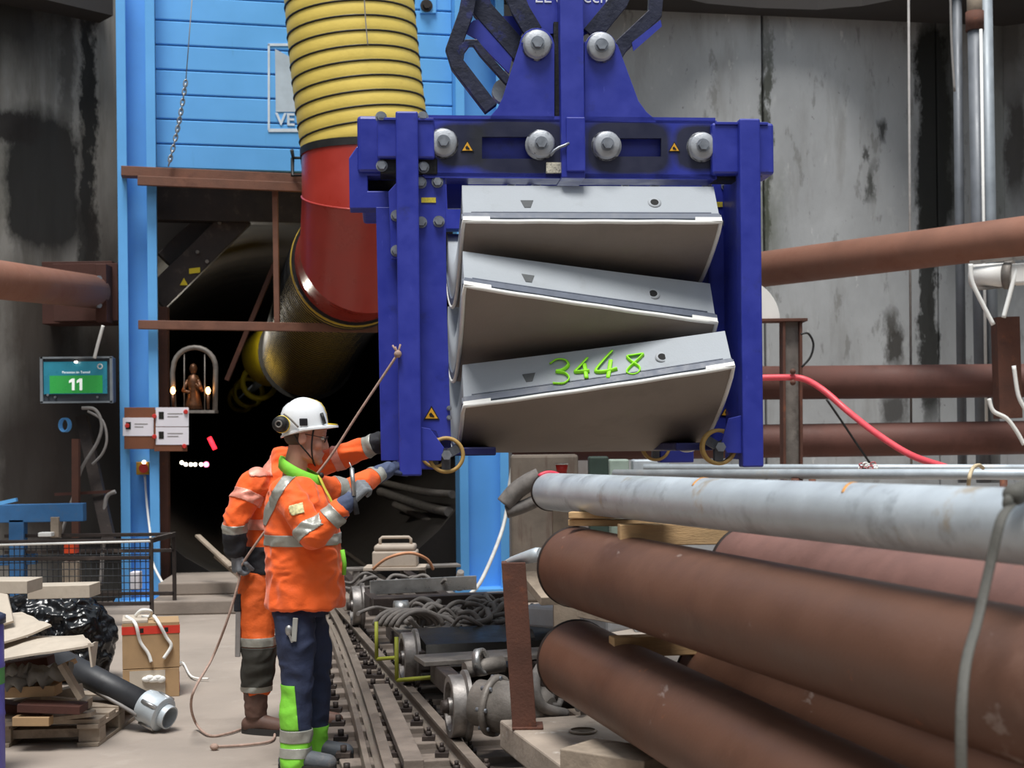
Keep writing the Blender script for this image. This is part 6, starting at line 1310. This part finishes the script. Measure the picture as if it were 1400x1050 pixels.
band('sleeve_stripe', jk2, m_refp, jacket2, sh2L, el2L, .80, 1.0, .10); band('sleeve_stripe', jk2, m_refl, jacket2, el2L, wr2L, .68, .90, .09); band('dark_cuff', jk2, m_char, jacket2, el2L, wr2L, .90, 1.6, .09)
shell('shoulder_patch', jk2, m_refp, jacket2, lambda p: p.z > t2(360, 650) and p.x < w2(385, 640).x and p.y < Y2 + .1, [(w2(352, 650), V((1, 0, .3)).normalized()), (w2(376, 640), V((-1, 0, -.3)).normalized())])
gd = V((.08, 0, -1)).normalized(); garment('glove', hand(wr2R + gd*.03, gd, V((.75, .55, .1)), 1, .85, 1.02, 0, .9), m_glv, p2_root)
gd = (w2(546, 592, -.08) - wr2L).normalized(); m = MB(); m.chain([(wr2L, .05), (wr2L + gd*.07, .045)]); garment('gauntlet', folds(remesh(m, .006, 3), .004, 20), m_char, p2_root); garment('glove', hand(wr2L + gd*.06, gd, V((.6, -.2, -.7)), 1, .45, .95, 0, .6), m_char, p2_root)
tm = MB(); torso(tm, [(375, 800, 44, .17), (377, 780, 45, .175), (378, 768, 42, .16)], Y2)
tm.chain([(w2(352, 800, -.085), .112), (w2(352, 845, -.1), .104), (k2R, .094), (w2(351, 938, -.11), .086)])
tm.chain([(w2(395, 800, .085), .110), (w2(405, 845, .085), .10), (k2L, .09), (w2(416, 940, .07), .08)])
tj2 = folds(remesh(tm, .009, 4), .011, 8, (1, 1, 1.2), 31); trousers2 = garment('trousers', tj2, m_orgd, p2_root)
leg2 = lambda p: p.x < w2(384, 880).x and p.z < t2(360, 850)
shell('knee_stripe', tj2, m_refl, trousers2, leg2, [(V((0, 0, t2(352, 879))), Z_), (V((0, 0, t2(352, 867))), -Z_)], .005); shell('hem_stripe', tj2, m_refl, trousers2, leg2, [(V((0, 0, t2(352, 940))), Z_), (V((0, 0, t2(352, 931))), -Z_)], .006)
shell('knee_pad', tj2, mat('dark_olive_pad', '#2d2b25', .8, 0, .2, 12, .2, 40), trousers2, lambda p: leg2(p) and p.y < Y2 - .02, [(V((0, 0, t2(352, 932))), Z_), (V((0, 0, t2(352, 880))), -Z_), (w2(333, 900), V((1, 0, 0)))], .008)
m = MB(); m.beam(w2(326, 832, -.16), w2(325, 898, -.16), .03, .02, Y_); part('tool_sheath', m, m_cable, trousers2, .004); m = MB(); m.beam(w2(325, 812, -.16), w2(325, 836, -.16), .04, .025, Y_); part('tool_handle', m, m_char, trousers2, .004)
for an, fwd in ((a2R, (1, -.35)), (a2L, (1, -.1))):
    bm_ = MB(); me, so = boot(an, fwd); b_ = garment('boot', me, m_boot, p2_root); part('sole', so, m_sole, b_)
    m = MB(); m.chain([(an + Z_*.02, .066), (an + Z_*.17, .074)]); garment('boot_shaft', folds(remesh(m, .008, 3), .005, 12), m_boot, p2_root)
# guide rope from the frame to the far worker's hand and down to the floor
hr = w2(327, 778, -.24); ra = FM @ V((*FP(544, 484, -.09)[:1], -.09, FP(544, 484, -.09)[1]))
pts = [ra, ra.lerp(w2(440, 640, -.32), .5), w2(440, 640, -.32), w2(376, 709, -.30), hr, hr - Z_*.06, w2(310, 850, -.25), w2(290, 900, -.2), G(263, 950, .30), G(266, 985, .06), G(285, 1005, .012), G(310, 1003, .012), G(345, 993, .012), G(372, 997, .012), G(372, 1012, .012), G(340, 1018, .012), G(290, 1021, .012)]
m = MB(); m.tube(smooth_path(pts, 7), .0075, 8); rp = solo('guide_rope', m, m_rope, 'thin pale guide rope from the frame leg to the floor', 'rope')
m = MB(); m.ball(ra, .022, 10, 8); m.tube([ra, ra + V((-.03, 0, .05))], .006, 6); m.tube([ra, ra + V((.015, 0, .055))], .006, 6); m.tube([ra, ra + V((-.015, -.01, .04))], .006, 6); part('knot', m, m_rope, rp)
m = MB(); m.ball(G(293, 1021, .02), (.025, .02, .02), 8, 6); part('end_knot', m, m_rope, rp)

# ---------------------------------------------------------------- crumpled black bag behind the scrap pile
c = G(82, 930); m = MB(); m.ball(V((c.x, c.y, .30)), (.40, .28, .33), 24, 16); m.ball(V((c.x-.12, c.y, .46)), (.28, .22, .18), 20, 12); m.ball(V((c.x+.16, c.y-.05, .18)), (.22, .2, .2), 20, 12)
me = folds(folds(remesh(m, .012, 2), .035, 5.5, (1, 1, 1.3), 5), .014, 15, (1, 1, .8), 8)
for v in me.vertices: v.co.z = max(.004, v.co.z)
off = V((c.x, c.y, 0)); me.transform(Matrix.Translation(-off)); bag = link('plastic_bag', me, mat('black_plastic_film', '#0e0f12', .22, 0, .3, 6, .1, 30), None, 0, off)
tag(bag, 'crumpled shiny black plastic bag behind the scrap pile', 'plastic bag')
